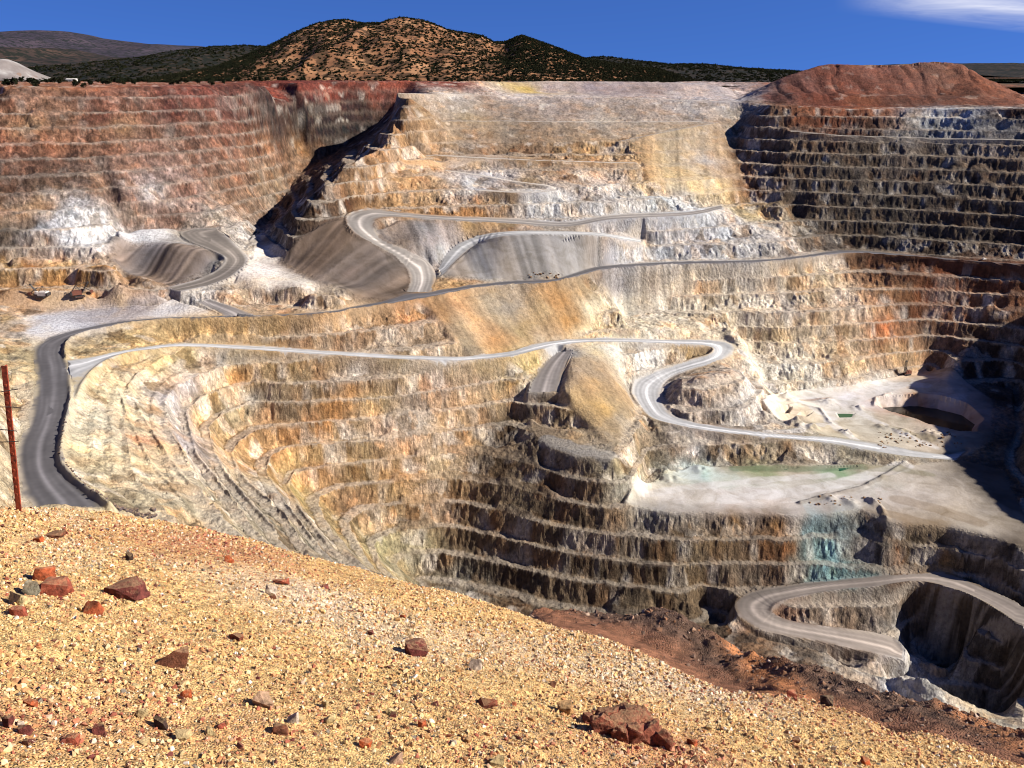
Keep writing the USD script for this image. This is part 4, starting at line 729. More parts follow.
def gravel_tint(x, y):
    """How rusty (0..1) and how pale (0..1) the gravel is at a place."""
    def blob(u, v, ru, rv):
        c = on_slope(u, v)[0]; e = on_slope(u + ru, v)[0]; f = on_slope(u, v + rv)[0]
        return np.exp(-(((x - c[0]) / abs(e[0] - c[0])) ** 2 + ((y - c[1]) / abs(f[1] - c[1])) ** 2))
    red = blob(190, 545, 130, 26) * .9 + blob(40, 735, 150, 45) * .9 + blob(120, 620, 130, 30) * .35 + blob(300, 740, 120, 30) * .3 + blob(200, 730, 120, 30) * .4 + blob(40, 590, 60, 15) * .35 + blob(790, 690, 60, 25) * .6 + blob(600, 690, 50, 18) * .4 + blob(690, 745, 60, 25) * .7 + blob(620, 745, 90, 25) * .5
    pale = blob(60, 512, 120, 10) * .8 + blob(310, 595, 90, 16) * .9 + blob(420, 640, 160, 30) * .6 + blob(600, 660, 120, 18) * .7 + blob(140, 560, 150, 12) * .3 + blob(50, 560, 80, 12) * .4 + blob(700, 690, 60, 15) * .5
    return np.clip(red + (fb(x, y, .9, 3, 511) - .55) * 1.2, 0, 1), np.clip(pale + (fb(x, y, .8, 3, 517) - .6) * .9, 0, 1)
gr, gp = gravel_tint(Xg, Yg)
fine = n2(Xg, Yg, .03, 519)
gc = np.ones(Xg.shape + (3,)) * lin((220, 186, 126)) * .58
gc = mixc(gc, lin((196, 134, 98)) * .54, gr * .6); gc = mixc(gc, lin((226, 206, 178)) * .58, gp * .8)
gc *= (.55 + .9 * fine)[..., None]
M_grit = usdkit.material(stage, '/World/Looks/grit', {
    'col': ('attribute', {'attribute': 'rock_colour'}), 'geo': ('geometry', {}), 'v': ('voronoi_texture', {'scale': 95.0}), 'bw': ('separate_color', {'color_type': 'rgb'}),
    'r': ('rgb_ramp', {'ramp': [(0, (.45, .42, .4)), (.25, (.8, .76, .72)), (.6, (1.1, 1.08, 1.05)), (.85, (1.35, 1.3, 1.2)), (1, (1.5, 1.1, .8))]}), 'mul': ('mix', {'mix_type': 'multiply', 'fac': 1.0}),
    'bump': ('bump', {'strength': .8, 'distance': .012, 'invert': True}), 'p': ('principled_bsdf', {'roughness': .9, 'specular_ior_level': .2})},
    [('geo.position', 'v.vector'), ('v.color', 'bw.color'), ('bw.r', 'r.fac'), ('col.color', 'mul.color1'), ('r.color', 'mul.color2'), ('mul.color', 'p.base_color'), ('v.distance', 'bump.height'), ('bump.normal', 'p.normal')], surface='p.BSDF')
p = obj('gravel_slope', (np.stack([Xg, Yg, Zg], -1).reshape(-1, 3), quads[:, ::-1]), M_grit, label='sunlit golden gravel slope at the viewpoint in the foreground', kind='structure')
primvar(p, 'rock_colour', gc.reshape(-1, 3))
# bank of dark rubble below the gravel, from the middle to the right edge
bank = [yl(*a_) for a_ in (
    ([(528,616),(540,609),(552,607),(577,610),(622,618.5),(647,609.5),(665,606),(682,615.5),(700,627.5),(712,630),(727,642),(736,655.5),(742,654.5),(754,651),(771,661),(783,662.5),(816,667),(838,678),(863,687),(892,693),(914,703),(935,700),(957,707),(990,722),(1024,732),(1080,750),(1180,780)],
     [16.6,17,17,17,17,16.5,16.5,16,16,15.8,15.5,15,14.7,14.5,14.3,14,13.5,13.2,12.8,12.3,12,11.8,11.5,11,10.5,10,9.4]),
    ([(528,622),(550,616),(590,624),(640,640),(680,660),(720,681),(750,690),(772,686),(800,692),(827,699),(870,719),(895,732),(928,730),(971,745),(1024,763),(1080,780),(1180,810)],
     [16.0,15.8,15.4,15,14.4,13.6,13,12.8,12.2,11.8,11,10.5,10.3,9.7,9.1,8.7,8.1]))]
bc, bb_ = bank
pts = [dense(bc, .1), dense(bb_, .1)]
hid = on_slope(CREST[13:, 0], CREST[13:, 1]); hid = hid * 1.3 + [0, 0, -1.5]; pts.append(dense(hid, .1))
for dy, dz in ((1.6, -1.3), (5, -5), (14, -15), (28, -32)):
    q_ = dense(bc, .2) * 1.0; dirr = q_[:, :2] / np.linalg.norm(q_[:, :2], axis=1, keepdims=True); q_[:, :2] += dirr * dy; q_[:, 2] += dz; pts.append(q_)
bp = np.vstack(pts); bt = LinearNDInterpolator(bp[:, :2], bp[:, 2])
azb = np.radians(np.arange(-2.5, 41, .075)); rb = np.concatenate([np.arange(7.5, 20, .05), np.arange(20, 45, 1.0)])
Ab, Rb = np.meshgrid(azb, rb); Xb, Yb = Rb * np.sin(Ab), Rb * np.cos(Ab); Zb = bt(Xb, Yb); okb = ~np.isnan(Zb); Zb = np.where(okb, Zb, 0)
Zb = gaussian_filter(Zb, .8) if okb.all() else Zb
dcrest = np.exp(-((shapely.distance(shapely.LineString(bc[:, :2]), shapely.points(Xb, Yb)) / 1.1) ** 2))
Zb += dcrest * ((fb(Xb, Yb, .5, 3, 531) - .5) * .24 + (n2(Xb, Yb, .14, 533) - .5) * .07) + (1 - dcrest) * (fb(Xb, Yb, .6, 3, 535) - .5) * .1
n, m = Xb.shape; i0 = (np.arange(n - 1)[:, None] * m + np.arange(m - 1)[None, :]).ravel(); quads = np.stack([i0, i0 + m, i0 + m + 1, i0 + 1], 1)
quads = quads[okb.ravel()[quads].all(1)]
brown = mixc(np.ones(Xb.shape + (3,)) * lin((166, 116, 88)) * .52, lin((116, 92, 78)) * .46, np.clip(dcrest * 1.5 * sstep(Xb, .8, 2.2), 0, 1))
ora = np.exp(-((Xb - at_y(754, 670, 14.3)[0]) / .35) ** 2) + sstep(Xb, at_y(940, 720, 11)[0], at_y(1010, 740, 10)[0]) * .6
brown = mixc(brown, lin((186, 126, 84)) * .62, np.clip(ora, 0, .9)); brown *= (.6 + .8 * n2(Xb, Yb, .14, 541))[..., None]
M_rubble = usdkit.material(stage, '/World/Looks/rubble', {
    'col': ('attribute', {'attribute': 'rock_colour'}), 'geo': ('geometry', {}), 'v': ('voronoi_texture', {'scale': 34.0, 'randomness': 1.0}), 'bw': ('separate_color', {'color_type': 'rgb'}),
    'r': ('rgb_ramp', {'ramp': [(0, (.62, .6, .58)), (.5, (.98, .96, .94)), (1, (1.3, 1.26, 1.2))]}), 'mul': ('mix', {'mix_type': 'multiply', 'fac': 1.0}),
    'bump': ('bump', {'strength': .9, 'distance': .03, 'invert': True}), 'p': ('principled_bsdf', {'roughness': .95, 'specular_ior_level': .1})},
    [('geo.position', 'v.vector'), ('v.color', 'bw.color'), ('bw.r', 'r.fac'), ('col.color', 'mul.color1'), ('r.color', 'mul.color2'), ('mul.color', 'p.base_color'), ('v.distance', 'bump.height'), ('bump.normal', 'p.normal')], surface='p.BSDF')
ub, qi = np.unique(quads, return_inverse=True); quads = qi.reshape(-1, 4)
p = obj('rubble_bank', (np.stack([Xb, Yb, Zb], -1).reshape(-1, 3)[ub], quads), M_rubble, label='bank of dark brown rubble mounds just beyond the gravel slope', kind='structure')
primvar(p, 'rock_colour', brown.reshape(-1, 3)[ub])

# ---------------------------------------------------------------- stones
def stone(seed, n=14, sq=(1, 1, .7), sub=0, amp=.12, angular=True):
    g = np.random.default_rng(seed); p_ = g.normal(size=(n, 3)); p_ /= np.linalg.norm(p_, axis=1, keepdims=True); p_ = np.sign(p_) * np.abs(p_) ** .62; p_ *= g.uniform(.75, 1.05, (n, 1))
    h = trimesh.convex.convex_hull(p_ * np.array(sq))
    for _ in range(sub):
        h = h.subdivide()
    if sub:
        d_ = meshkit.noise(h.vertices * 2.6 + seed * 7.7, seed) - .5; e_ = meshkit.noise(h.vertices * 7 + seed, seed + 1) - .5
        h.vertices = h.vertices * (1 + amp * 2 * d_ + amp * .8 * e_)[:, None]
    return h
def quats(g, n):
    q = g.normal(size=(n, 4)); return q / np.linalg.norm(q, axis=1, keepdims=True)
g = np.random.default_rng(21); NP = 135000
az = g.uniform(math.radians(-42), math.radians(42), NP); rp = np.sqrt(g.uniform(2.5 ** 2, 7.9 ** 2, NP)); keep = rp < crest_r(az) + .5; az, rp = az[keep], rp[keep]
px, py = rp * np.sin(az), rp * np.cos(az); sz = .0038 * (1 + g.pareto(2.1, len(px))).clip(1, 4.2) * (1 + .35 * (fb(px, py, .6, 2, 551) - .5) * 2)
pz = slope_z(px, py) + sz * .25
grt, gpt = gravel_tint(px, py); sel = np.where(g.uniform(size=len(px)) < grt * .8, 1, np.where(g.uniform(size=len(px)) < gpt * .55, 2, 0)); qs = quats(g, len(px))
def gravel_look(name, ramp):
    return usdkit.material(stage, '/World/Looks/' + name, {'oi': ('object_info', {}), 'geo': ('geometry', {}), 'ra': ('rgb_ramp', {'interpolate': False, 'ramp': [(x, tuple(lin(c) * .66)) for x, c in ramp]}),
        'n2': ('noise_texture', {'scale': 90.0, 'detail': 3.0}), 'r2': ('rgb_ramp', {'ramp': [(.25, (.7, .68, .66)), (.75, (1.2, 1.18, 1.15))]}), 'mul': ('mix', {'mix_type': 'multiply', 'fac': 1.0}), 'p': ('principled_bsdf', {'roughness': .85, 'specular_ior_level': .25})},
        [('oi.random', 'ra.fac'), ('geo.position', 'n2.vector'), ('n2.fac', 'r2.fac'), ('ra.color', 'mul.color1'), ('r2.color', 'mul.color2'), ('mul.color', 'p.base_color')], surface='p.BSDF')
GRAVEL = [('loose cream and gold gravel covering the foreground slope', ((0, (228, 194, 142)), (.2, (218, 176, 118)), (.40, (232, 208, 162)), (.52, (200, 144, 98)), (.68, (224, 180, 118)), (.82, (176, 130, 92)), (.90, (150, 108, 78)), (.93, (110, 66, 54)), (.95, (128, 118, 104)), (.975, (238, 230, 214)))),
          ('rust red and pink gravel in patches on the foreground slope', ((0, (196, 132, 100)), (.2, (214, 172, 130)), (.36, (172, 100, 76)), (.5, (218, 180, 144)), (.64, (150, 84, 64)), (.76, (226, 196, 164)), (.86, (112, 56, 48)), (.91, (204, 126, 92)), (.96, (232, 216, 190)))),
          ('whitish pale gravel in bands on the foreground slope', ((0, (230, 208, 180)), (.3, (216, 192, 160)), (.55, (236, 222, 200)), (.75, (202, 170, 138)), (.88, (226, 190, 168)), (.96, (150, 120, 98))))]
for j_, (lab, ramp) in enumerate(GRAVEL):
    m_ = sel == j_; scatter('gravel', [(stone(600 + j, 11, (1, .85, .7)), gravel_look('gravel_tone_%d' % j_, ramp)) for j in range(8)], np.stack([px, py, pz], 1)[m_], sz[m_], qs[m_], lab, 'gravel')
# rubble on the bank
g = np.random.default_rng(23); NB = 16000; az = g.uniform(math.radians(0.5), math.radians(36), NB); rp = g.uniform(9, 19.5, NB); px, py = rp * np.sin(az), rp * np.cos(az)
dd = shapely.distance(shapely.LineString(bc[:, :2]), shapely.points(px, py)); fi = np.interp(rp, rb, np.arange(len(rb))); fj = np.interp(az, azb, np.arange(len(azb)))
pz = map_coordinates(Zb, [fi, fj], order=1); keep = (g.uniform(size=NB) < np.exp(-(dd / .9) ** 2) * .6 + .02) & (pz < -2) & ((px > 1.2) | (g.uniform(size=NB) < .1)); px, py, pz = px[keep], py[keep], pz[keep]
sz = .016 * (1 + g.pareto(2.3, len(px))).clip(1, 4.5)
M_rub2 = usdkit.material(stage, '/World/Looks/rubble_stones', {'oi': ('object_info', {}), 'r': ('rgb_ramp', {'ramp': [(0, tuple(lin((96, 74, 64)) * .52)), (.5, tuple(lin((140, 112, 94)) * .52)), (.85, tuple(lin((150, 108, 78)) * .6)), (1, tuple(lin((196, 172, 150)) * .6))]}), 'p': ('principled_bsdf', {'roughness': .9, 'specular_ior_level': .15})}, [('oi.random', 'r.fac'), ('r.color', 'p.base_color')], surface='p.BSDF')
scatter('loose_rubble', [(stone(700 + j, 12, (1, .85, .75)), M_rub2) for j in range(8)], np.stack([px, py, pz], 1), sz, quats(g, len(px)), 'dark broken stones lying on the rubble bank', 'rubble')
def rock_look(name, c, c2=None):
    c2 = c2 or tuple(np.array(c) * .62)
    return usdkit.material(stage, '/World/Looks/' + name, {
        'geo': ('geometry', {}), 'n': ('noise_texture', {'scale': 26.0, 'detail': 7.0, 'roughness': .7}), 'r': ('rgb_ramp', {'ramp': [(.32, tuple(lin(c2) * .42)), (.5, tuple(lin(c) * .54)), (.72, tuple(np.clip(lin(c) * 1.05, 0, .8)))]}),
        'sep': ('separate_xyz', {}), 'dn': ('noise_texture', {'scale': 48.0, 'detail': 4.0, 'roughness': .7}), 'add': ('math', {'math_type': 'multiply'}), 'dm': ('map_range', {'from_min': .30, 'from_max': .52, 'to_min': 0.0, 'to_max': .38, 'clamp': True}), 'dust': ('mix', {'color2': tuple(lin((206, 172, 126)) * .62)}),
        'n2': ('noise_texture', {'scale': 60.0, 'detail': 6.0, 'roughness': .7}), 'bump': ('bump', {'strength': .9, 'distance': .016}), 'p': ('principled_bsdf', {'roughness': .85, 'specular_ior_level': .2})},
        [('geo.position', 'n.vector'), ('n.fac', 'r.fac'), ('r.color', 'dust.color1'), ('geo.position', 'dn.vector'), ('geo.normal', 'sep.vector'), ('sep.z', 'add.value1'), ('dn.fac', 'add.value2'), ('add.value', 'dm.value'), ('dm.result', 'dust.fac'), ('dust.color', 'p.base_color'),
         ('geo.position', 'n2.vector'), ('n2.fac', 'bump.height'), ('bump.normal', 'p.normal')], surface='p.BSDF')
TONES = {'maroon': (118, 52, 48), 'rust': (190, 88, 48), 'salmon': (186, 88, 64), 'grey': (142, 142, 122), 'cream': (232, 208, 148), 'brown': (128, 74, 52), 'pink': (214, 172, 142), 'white': (238, 222, 200), 'orange': (214, 96, 46), 'dark': (62, 46, 42), 'redbrown': (142, 72, 52), 'tan': (200, 150, 92)}
TONES = {k_: tuple(np.array(c) * .78 + np.array((140, 104, 78)) * .22) for k_, c in TONES.items()}
LOOK = {k_: rock_look('rock_' + k_, c) for k_, c in TONES.items()}
ROCKS = [  # image place, size in the image, tone, flatness, label
    (122,592,36,19,'maroon','dark maroon angular rock casting a black shadow, left of the middle foreground'),
    (40,577,20,15,'rust','rust orange rounded rock behind the salmon slab at the left'),
    (51,591,29,13,'salmon','flat salmon red slab at the left beside the grey-green stone'),
    (29,590,14,13,'grey','grey-green stone touching the salmon slab at the left'),
    (14,601,20,13,'cream','cream yellow stone below the grey-green stone at the left edge'),
    (90,611,17,13,'rust','small rust brown rock below the dark maroon rock, its shadow to the left'),
    (169,657,32,20,'brown','ridged dark brown rock lying alone in the left foreground'),
    (416,650,24,15,'maroon','maroon wedge-shaped rock with a long thin shadow, centre foreground'),
    (475,664,13,11,'white','pale cream block right of the maroon wedge-shaped rock'),
    (487,705,22,10,'redbrown','low reddish brown stone below the pale cream block'),
    (365,743,12,8,'orange','orange red stone near the bottom edge left of the dark pink rock'),
    (159,722,13,11,'dark','nearly black stone in deep shade near the bottom left'),
    (394,761,16,10,'pink','dusky pink rock cut by the bottom edge of the view'),
    (262,700,20,15,'pink','pinkish tan block with a black shadow to its left'),
    (324,703,9,8,'cream','small cream stone right of the pinkish tan block'),
    (329,718,11,10,'cream','cream yellow pebble below the other cream stone right of the pinkish tan block'),
    (235,638,13,8,'redbrown','small star-shaped dark red stone above the pinkish tan block'),
    (270,593,11,10,'white','white stone below the flat red one near the crest of the gravel'),
    (280,586,16,7,'salmon','flat red stone above the white one near the crest of the gravel'),
    (228,564,9,7,'orange','bright orange red stone up near the crest of the gravel slope'),
    (128,559,8,8,'dark','dark brown stone standing above the maroon rock near the crest'),
    (36,536,9,6,'orange','orange stone near the crest at the far left below the post'),
    (52,533,16,6,'brown','low brown stone right of the orange stone near the crest below the post'),
    (141,714,11,10,'cream','cream stone just above the nearly black stone'),
    (185,696,11,8,'orange','red-orange stone between the ridged brown rock and the bottom edge'),
    (29,707,13,7,'rust','flat rust stone at the left above the two maroon rocks'),
    (7,725,11,12,'maroon','maroon rock cut by the left edge of the view near the bottom'),
    (23,733,12,10,'maroon','maroon rock beside the one cut by the left edge'),
    (70,744,13,9,'salmon','red stone at the bottom left beside a small dark shadow'),
    (97,733,11,9,'maroon','small maroon rock right of the red stone at the bottom left'),
    (279,729,15,10,'brown','crumbly brown stone below the pinkish tan block'),
    (291,718,12,12,'white','pinkish white upright stone beside the crumbly brown stone'),
    (221,725,9,7,'salmon','small red stone between the cream slab and the crumbly brown stone'),
    (181,737,16,9,'cream','long cream slab near the bottom right of the nearly black stone'),
    (209,731,10,7,'cream','cream stone leaning on the end of the long cream slab'),
    (16,616,14,9,'salmon','red stone under the cream yellow stone at the left edge'),
    (566,709,17,10,'tan','tan stone in the dark patch left of the big red slab'),
    (422,722,9,10,'rust','small upright rust stone left of centre above the orange red stone'),
    (390,709,9,9,'cream','pale cream pebble above the small upright rust stone'),
    (497,763,14,10,'cream','cream stone at the bottom edge left of the big red slab'),
    (693,741,10,8,'rust','rust stone right of the big red slab'),
    (829,703,13,11,'dark','dark brown stone on the crest below the rubble bank'),
    (867,761,9,7,'orange','orange stone at the bottom right near the rubble bank'),
    (787,684,10,7,'pink','pinkish rock on the crest left of the dark brown stone'),
    (792,694,9,8,'salmon','reddish rock under the pinkish rock on the crest')]
def place_stone(u, v, wpx, hpx, look, seed, label, sub=2, group=None, name='rock', n=13):
    b = on_slope(u, v + hpx * .45)[0]; L = np.linalg.norm(b); w, h = wpx * L / FPX, hpx * L / FPX
    g = np.random.default_rng(seed)
    m = stone(seed, n, (1, .75, 1), sub, .10); m.apply_transform(trimesh.transformations.rotation_matrix(g.uniform(-.3, .3), [0, 0, 1]))
    e = m.bounds[1] - m.bounds[0]; m.vertices = (m.vertices - m.bounds.mean(0)) / e * np.array([w, w * .8, h * 1.25])
    b = b + np.array([0, w * .35, 0]); b[2] = slope_z(b[:1], b[1:2], False)[0]
    t_ = thing(name, b, label=label, category='rock' if name == 'rock' else 'stone', group=group) if False else None
    q = UsdGeom.Mesh(usdkit.mesh(stage, path_for(name), m, look)); q.AddTranslateOp().Set(Gf.Vec3d(float(b[0]), float(b[1]), float(b[2] + h * .31)))
    return tag(q, label, 'rock' if name == 'rock' else 'stone', group)
for i, (u, v, w, h, tone, label) in enumerate(ROCKS):
    place_stone(u, v, w, h, LOOK[tone], 900 + i, label)
# the big red slab: several fused knobs
b = on_slope(628, 742)[0]; L = np.linalg.norm(b); s_ = L / FPX
g = np.random.default_rng(77); knobs = []
for (du, dv, w, h) in ((0, 4, 40, 20), (-15, -4, 30, 22), (14, -9, 34, 24), (-23, 9, 22, 20), (22, 7, 26, 21), (1, -15, 22, 22), (33, 13, 20, 18), (-34, -2, 12, 10), (5, 12, 24, 22), (-7, 14, 18, 18), (27, -6, 18, 17)):
    m = stone(int(g.integers(1e6)), 20, (1, .8, 1), 3, .16); e = m.bounds[1] - m.bounds[0]; m.vertices = (m.vertices - m.bounds.mean(0)) / e * np.array([w, w * .85, h * 1.15]) * s_
    m.apply_translation([du * s_, -dv * 1.7 * s_, 0]); zz = plane_z(b[0] + du * s_, b[1] + .18 - dv * 1.7 * s_) - plane_z(b[0], b[1] + .18); m.apply_translation([0, 0, zz + h * s_ * .3]); knobs.append(m)
slab = trimesh.util.concatenate(knobs); b = b + [0, .18, 0]; b[2] = slope_z(b[:1], b[1:2], False)[0]
q = usdkit.mesh(stage, path_for('rock'), slab, LOOK['redbrown']); q.AddTranslateOp().Set(Gf.Vec3d(*map(float, b))); tag(q, 'big knobbly red-brown slab, the largest rock in the foreground', 'rock')
# smaller stones strewn about
g = np.random.default_rng(31); STREWN = [('rust', 'small rust stone strewn on the gravel slope', 'small rust stones'), ('cream', 'small cream stone strewn on the gravel slope', 'small cream stones'), ('maroon', 'small maroon stone strewn on the gravel slope', 'small maroon stones'), ('tan', 'small tan stone strewn on the gravel slope', 'small tan stones'), ('white', 'small white stone strewn on the gravel slope', 'small white stones'), ('brown', 'small brown stone strewn on the gravel slope', 'small brown stones')]
cnt = 0
while cnt < 75:
    u, v = g.uniform(0, 1024), g.uniform(510, 768)
    if v < np.interp(u, CREST[:, 0], CREST[:, 1]) + 8: continue
    j = int(g.choice(6, p=[.22, .22, .16, .2, .1, .1])) if u < 420 else int(g.choice(6, p=[.14, .26, .08, .3, .14, .08])); w = g.uniform(3.5, 7.5) * (.7 + .5 * (v - 505) / 260)
    place_stone(u, v, w, w * g.uniform(.55, .9), LOOK[STREWN[j][0]], 2000 + cnt, STREWN[j][1], sub=1, group=STREWN[j][2], name='stone', n=11); cnt += 1

# dry weeds
M_weed = usdkit.material(stage, '/World/Looks/dry_weed', {'p': ('principled_bsdf', {'base_color': tuple(lin((150, 120, 80)) * .5), 'roughness': .9})}, surface='p.BSDF')
for i, (u, v, hp, lab) in enumerate(((411, 640, 20, 'dry twig standing on the gravel above the maroon wedge-shaped rock'), (484, 652, 15, 'dry twig above the pale cream block in the centre foreground'), (226, 563, 12, 'dry weed beside the bright orange stone near the crest'))):
    b = on_slope(u, v)[0]; L_ = np.linalg.norm(b) / FPX; t_ = thing('dry_weed', [b[0], b[1], slope_z(b[:1], b[1:2], False)[0] - .004], label=lab, category='plant'); g = np.random.default_rng(400 + i)
    for k_ in range(5):
        tip = np.array([g.normal(0, .28), g.normal(0, .28), g.uniform(.6, 1.1)]) * hp * L_; mid = tip * .5 + g.normal(0, .06, 3) * hp * L_
        obj('stem', trimesh.util.concatenate([trimesh.creation.cylinder(radius=.0018, segment=s_, sections=4) for s_ in ([np.zeros(3), mid], [mid, tip], [mid, mid + np.array([g.normal(0, .2), g.normal(0, .2), .3]) * hp * L_])]), M_weed, t_)
# ---------------------------------------------------------------- rusty fence post with broken strands of barbed wire
M_rust = usdkit.material(stage, '/World/Looks/rusty_steel', {'geo': ('geometry', {}), 'n': ('noise_texture', {'scale': 30.0, 'detail': 6.0}), 'r': ('rgb_ramp', {'ramp': [(.3, tuple(lin((84, 38, 26)) * .8)), (.55, tuple(lin((146, 62, 38)) * .8)), (.8, tuple(lin((176, 92, 58)) * .8))]}), 'p': ('principled_bsdf', {'roughness': .8, 'specular_ior_level': .3})}, [('geo.position', 'n.vector'), ('n.fac', 'r.fac'), ('r.color', 'p.base_color')], surface='p.BSDF')
M_wire = usdkit.material(stage, '/World/Looks/wire', {'p': ('principled_bsdf', {'base_color': (.05, .035, .03), 'roughness': .7, 'metallic': .3})}, surface='p.BSDF')
foot = on_slope(18.5, 508)[0]; top = at_y(4.0, 366, foot[1] - .02); ax = top - foot; H = np.linalg.norm(ax); ax /= H
post = thing('fence_post', foot, label='leaning rusty red steel fence post at the left edge of the gravel', category='fence post')
al = trimesh.geometry.align_vectors([0, 0, 1], ax)
def bx(e, c):
    m = trimesh.creation.box(e); m.apply_translation(c); m.apply_transform(al); return m
obj('flange', bx([.040, .007, H + .25], [0, 0, H / 2 - .125]), M_rust, post); obj('web', bx([.007, .034, H + .249], [0, .0205, H / 2 - .125]), M_rust, post)
for k_ in range(14): obj('stud', bx([.012, .006, .018], [0, -.006, .12 + k_ * (H - .2) / 14]), M_rust, post)
for i, v in enumerate((389, 407, 426.5, 438)):
    f_ = (508 - v) / (508 - 366.); p0 = foot + ax * H * f_ + [0, -.012, 0]; g = np.random.default_rng(60 + i)
    P_ = [p0 + np.array([dx, -.01 + .02 * math.sin(dx * 9 + i), .018 * math.sin(dx * 7 + i * 2) - .03 * dx * dx * (1 if dx > 0 else .06)]) for dx in np.linspace(-1.4, [.09, .10, .05, .07][i], 26)]
    r_ = .0035; from_tube = trimesh.creation.sweep_polygon(shapely.Point(0, 0).buffer(r_, 3), np.array(P_))
    w_ = thing('barbed_wire', label=['top strand of broken barbed wire tied to the rusty post', 'second strand from the top of barbed wire on the rusty post', 'third strand from the top of barbed wire on the rusty post', 'lowest strand of barbed wire on the rusty post'][i], category='wire')
    obj('strand', from_tube, M_wire, w_)
    for k_ in range(2, 26, 6):
        bm = [trimesh.creation.cylinder(radius=.0025, segment=[P_[k_] - d_, P_[k_] + d_], sections=5) for d_ in (np.array([.006, 0, .02]), np.array([-.008, .004, .018]))]
        obj('barb', trimesh.util.concatenate(bm), M_wire, w_)

# ---------------------------------------------------------------- machines and small things in the pit
def ground_at(u, v):
    """The finished ground seen through an image point."""
    p_ = hit(u, v)[0]; a_, r_ = math.atan2(p_[0], p_[1]), math.hypot(p_[0], p_[1])
    fi, fj = np.interp(r_, rad, np.arange(len(rad))), np.interp(a_, ang, np.arange(len(ang)))
    return np.array([p_[0], p_[1], float(map_coordinates(Z, [[fi], [fj]], order=1)[0])])
def paint(name, c, rough=.6, metal=0.0):
    return usdkit.material(stage, '/World/Looks/' + name, {'geo': ('geometry', {}), 'n': ('noise_texture', {'scale': .8, 'detail': 5.0}), 'r': ('rgb_ramp', {'ramp': [(.3, tuple(np.array(lin(c)) * .6)), (.6, tuple(np.array(lin(c)) * .85))]}), 'p': ('principled_bsdf', {'roughness': rough, 'metallic': metal})},
        [('geo.position', 'n.vector'), ('n.fac', 'r.fac'), ('r.color', 'p.base_color')], surface='p.BSDF')
P_white, P_dark, P_brown, P_glass, P_yellow = paint('machine_white', (215, 205, 195)), paint('machine_dark', (46, 40, 38)), paint('machine_rust', (110, 62, 44)), paint('machine_glass', (25, 30, 36), .15), paint('machine_yellow', (196, 150, 60))
def bev(e, c, b=.12, ry=0.0, rz=0.0):
    e = np.array(e, float); p_ = np.array([[x, y, z] for x in (-1, 1) for y in (-1, 1) for z in (-1, 1)], float) * e / 2
    q_ = np.vstack([p_ - np.sign(p_) * np.eye(3)[i] * min(b, e.min() * .3) for i in range(3)]); m = trimesh.convex.convex_hull(q_)
    if ry: m.apply_transform(trimesh.transformations.rotation_matrix(ry, [0, 1, 0]))
    if rz: m.apply_transform(trimesh.transformations.rotation_matrix(rz, [0, 0, 1]))
    m.apply_translation(c); return m
def bar(p0, p1, r, n=6): return trimesh.creation.cylinder(radius=r, segment=[p0, p1], sections=n)
def shovel(loc, rotz, house_paint, boom_up, label):
    """Electric rope shovel: crawlers, turning house, A-frame, boom, stick and dipper."""
    t_ = thing('mining_shovel', loc, rotz, label=label, category='excavator', group=None)
    for sgn in (-1, 1):
        tr = obj('crawler_track', bev([8.4, 1.5, 1.9], [0, sgn * 2.9, .95], .5), P_dark, t_)
        for x_ in (-3, -1.5, 0, 1.5, 3): obj('track_roller', bar([x_, sgn * 2.9 - .82, .6], [x_, sgn * 2.9 + .82, .6], .42, 10), P_brown, tr)
    obj('turntable', bar([0, 0, 1.6], [0, 0, 2.5], 2.4, 16), P_dark, t_)
    hs = obj('house', bev([8.2, 6.4, 3.6], [-2.0, 0, 4.3], .3), house_paint, t_)
    obj('counterweight', bev([1.6, 6.6, 2.6], [-6.6, 0, 3.9], .3), P_dark, t_)
    cb = obj('cab', bev([2.4, 2.0, 2.6], [3.0, 2.4, 5.4], .2), house_paint, t_); obj('cab_window', bev([.1, 1.6, 1.2], [4.22, 2.4, 5.9], .03), P_glass, cb)
    fr = trimesh.util.concatenate([bar([1, s_ * 1.8, 6], [-2.2, s_ * .7, 11], .22) for s_ in (-1, 1)] + [bar([-5.5, s_ * 1.8, 6], [-2.2, s_ * .7, 11], .22) for s_ in (-1, 1)] + [bar([-2.2, -.9, 11], [-2.2, .9, 11], .3)]); obj('gantry_frame', fr, P_dark, t_)
    tip = np.array([2 + 11.5 * math.cos(boom_up), 0, 3.4 + 11.5 * math.sin(boom_up)])
    obj('boom', trimesh.util.concatenate([bar([2, s_ * 1.1, 3.2], tip + [0, s_ * .35, 0], .42) for s_ in (-1, 1)] + [bar(tip - [0, .6, 0], tip + [0, .6, 0], .8, 12)] + [bar(np.array([2, -1.1, 3.2]) * (1 - f_) + tip * f_, np.array([2, 1.1, 3.2]) * (1 - f_) + tip * f_, .2) for f_ in (.25, .5, .75)]), P_dark, t_)
    for s_ in (-1, 1): obj('suspension_rope', bar([-2.2, s_ * .6, 11], tip + [0, s_ * .3, .6], .09), P_dark, t_)
    mid = np.array([2, 0, 3.2]) * .5 + tip * .5; end = mid + np.array([4.6, 0, -3.2]); obj('stick', bar(mid - np.array([2.2, 0, -1.4]), end, .36), P_dark, t_)
    obj('hoist_rope', bar(tip, end + [.2, 0, 1.3], .08), P_dark, t_)
    bk = bev([2.6, 2.8, 2.4], end + [.7, 0, -.6], .4); te = [bev([.8, .3, .3], end + [2.2, y_, -1.4], .1) for y_ in (-1, -.35, .35, 1)]; d_ = obj('dipper', bk, P_brown, t_)
    for x_ in te: obj('tooth', x_, P_dark, d_)
    return t_
a_, b_ = ground_at(42, 298.5), ground_at(80, 298.5)
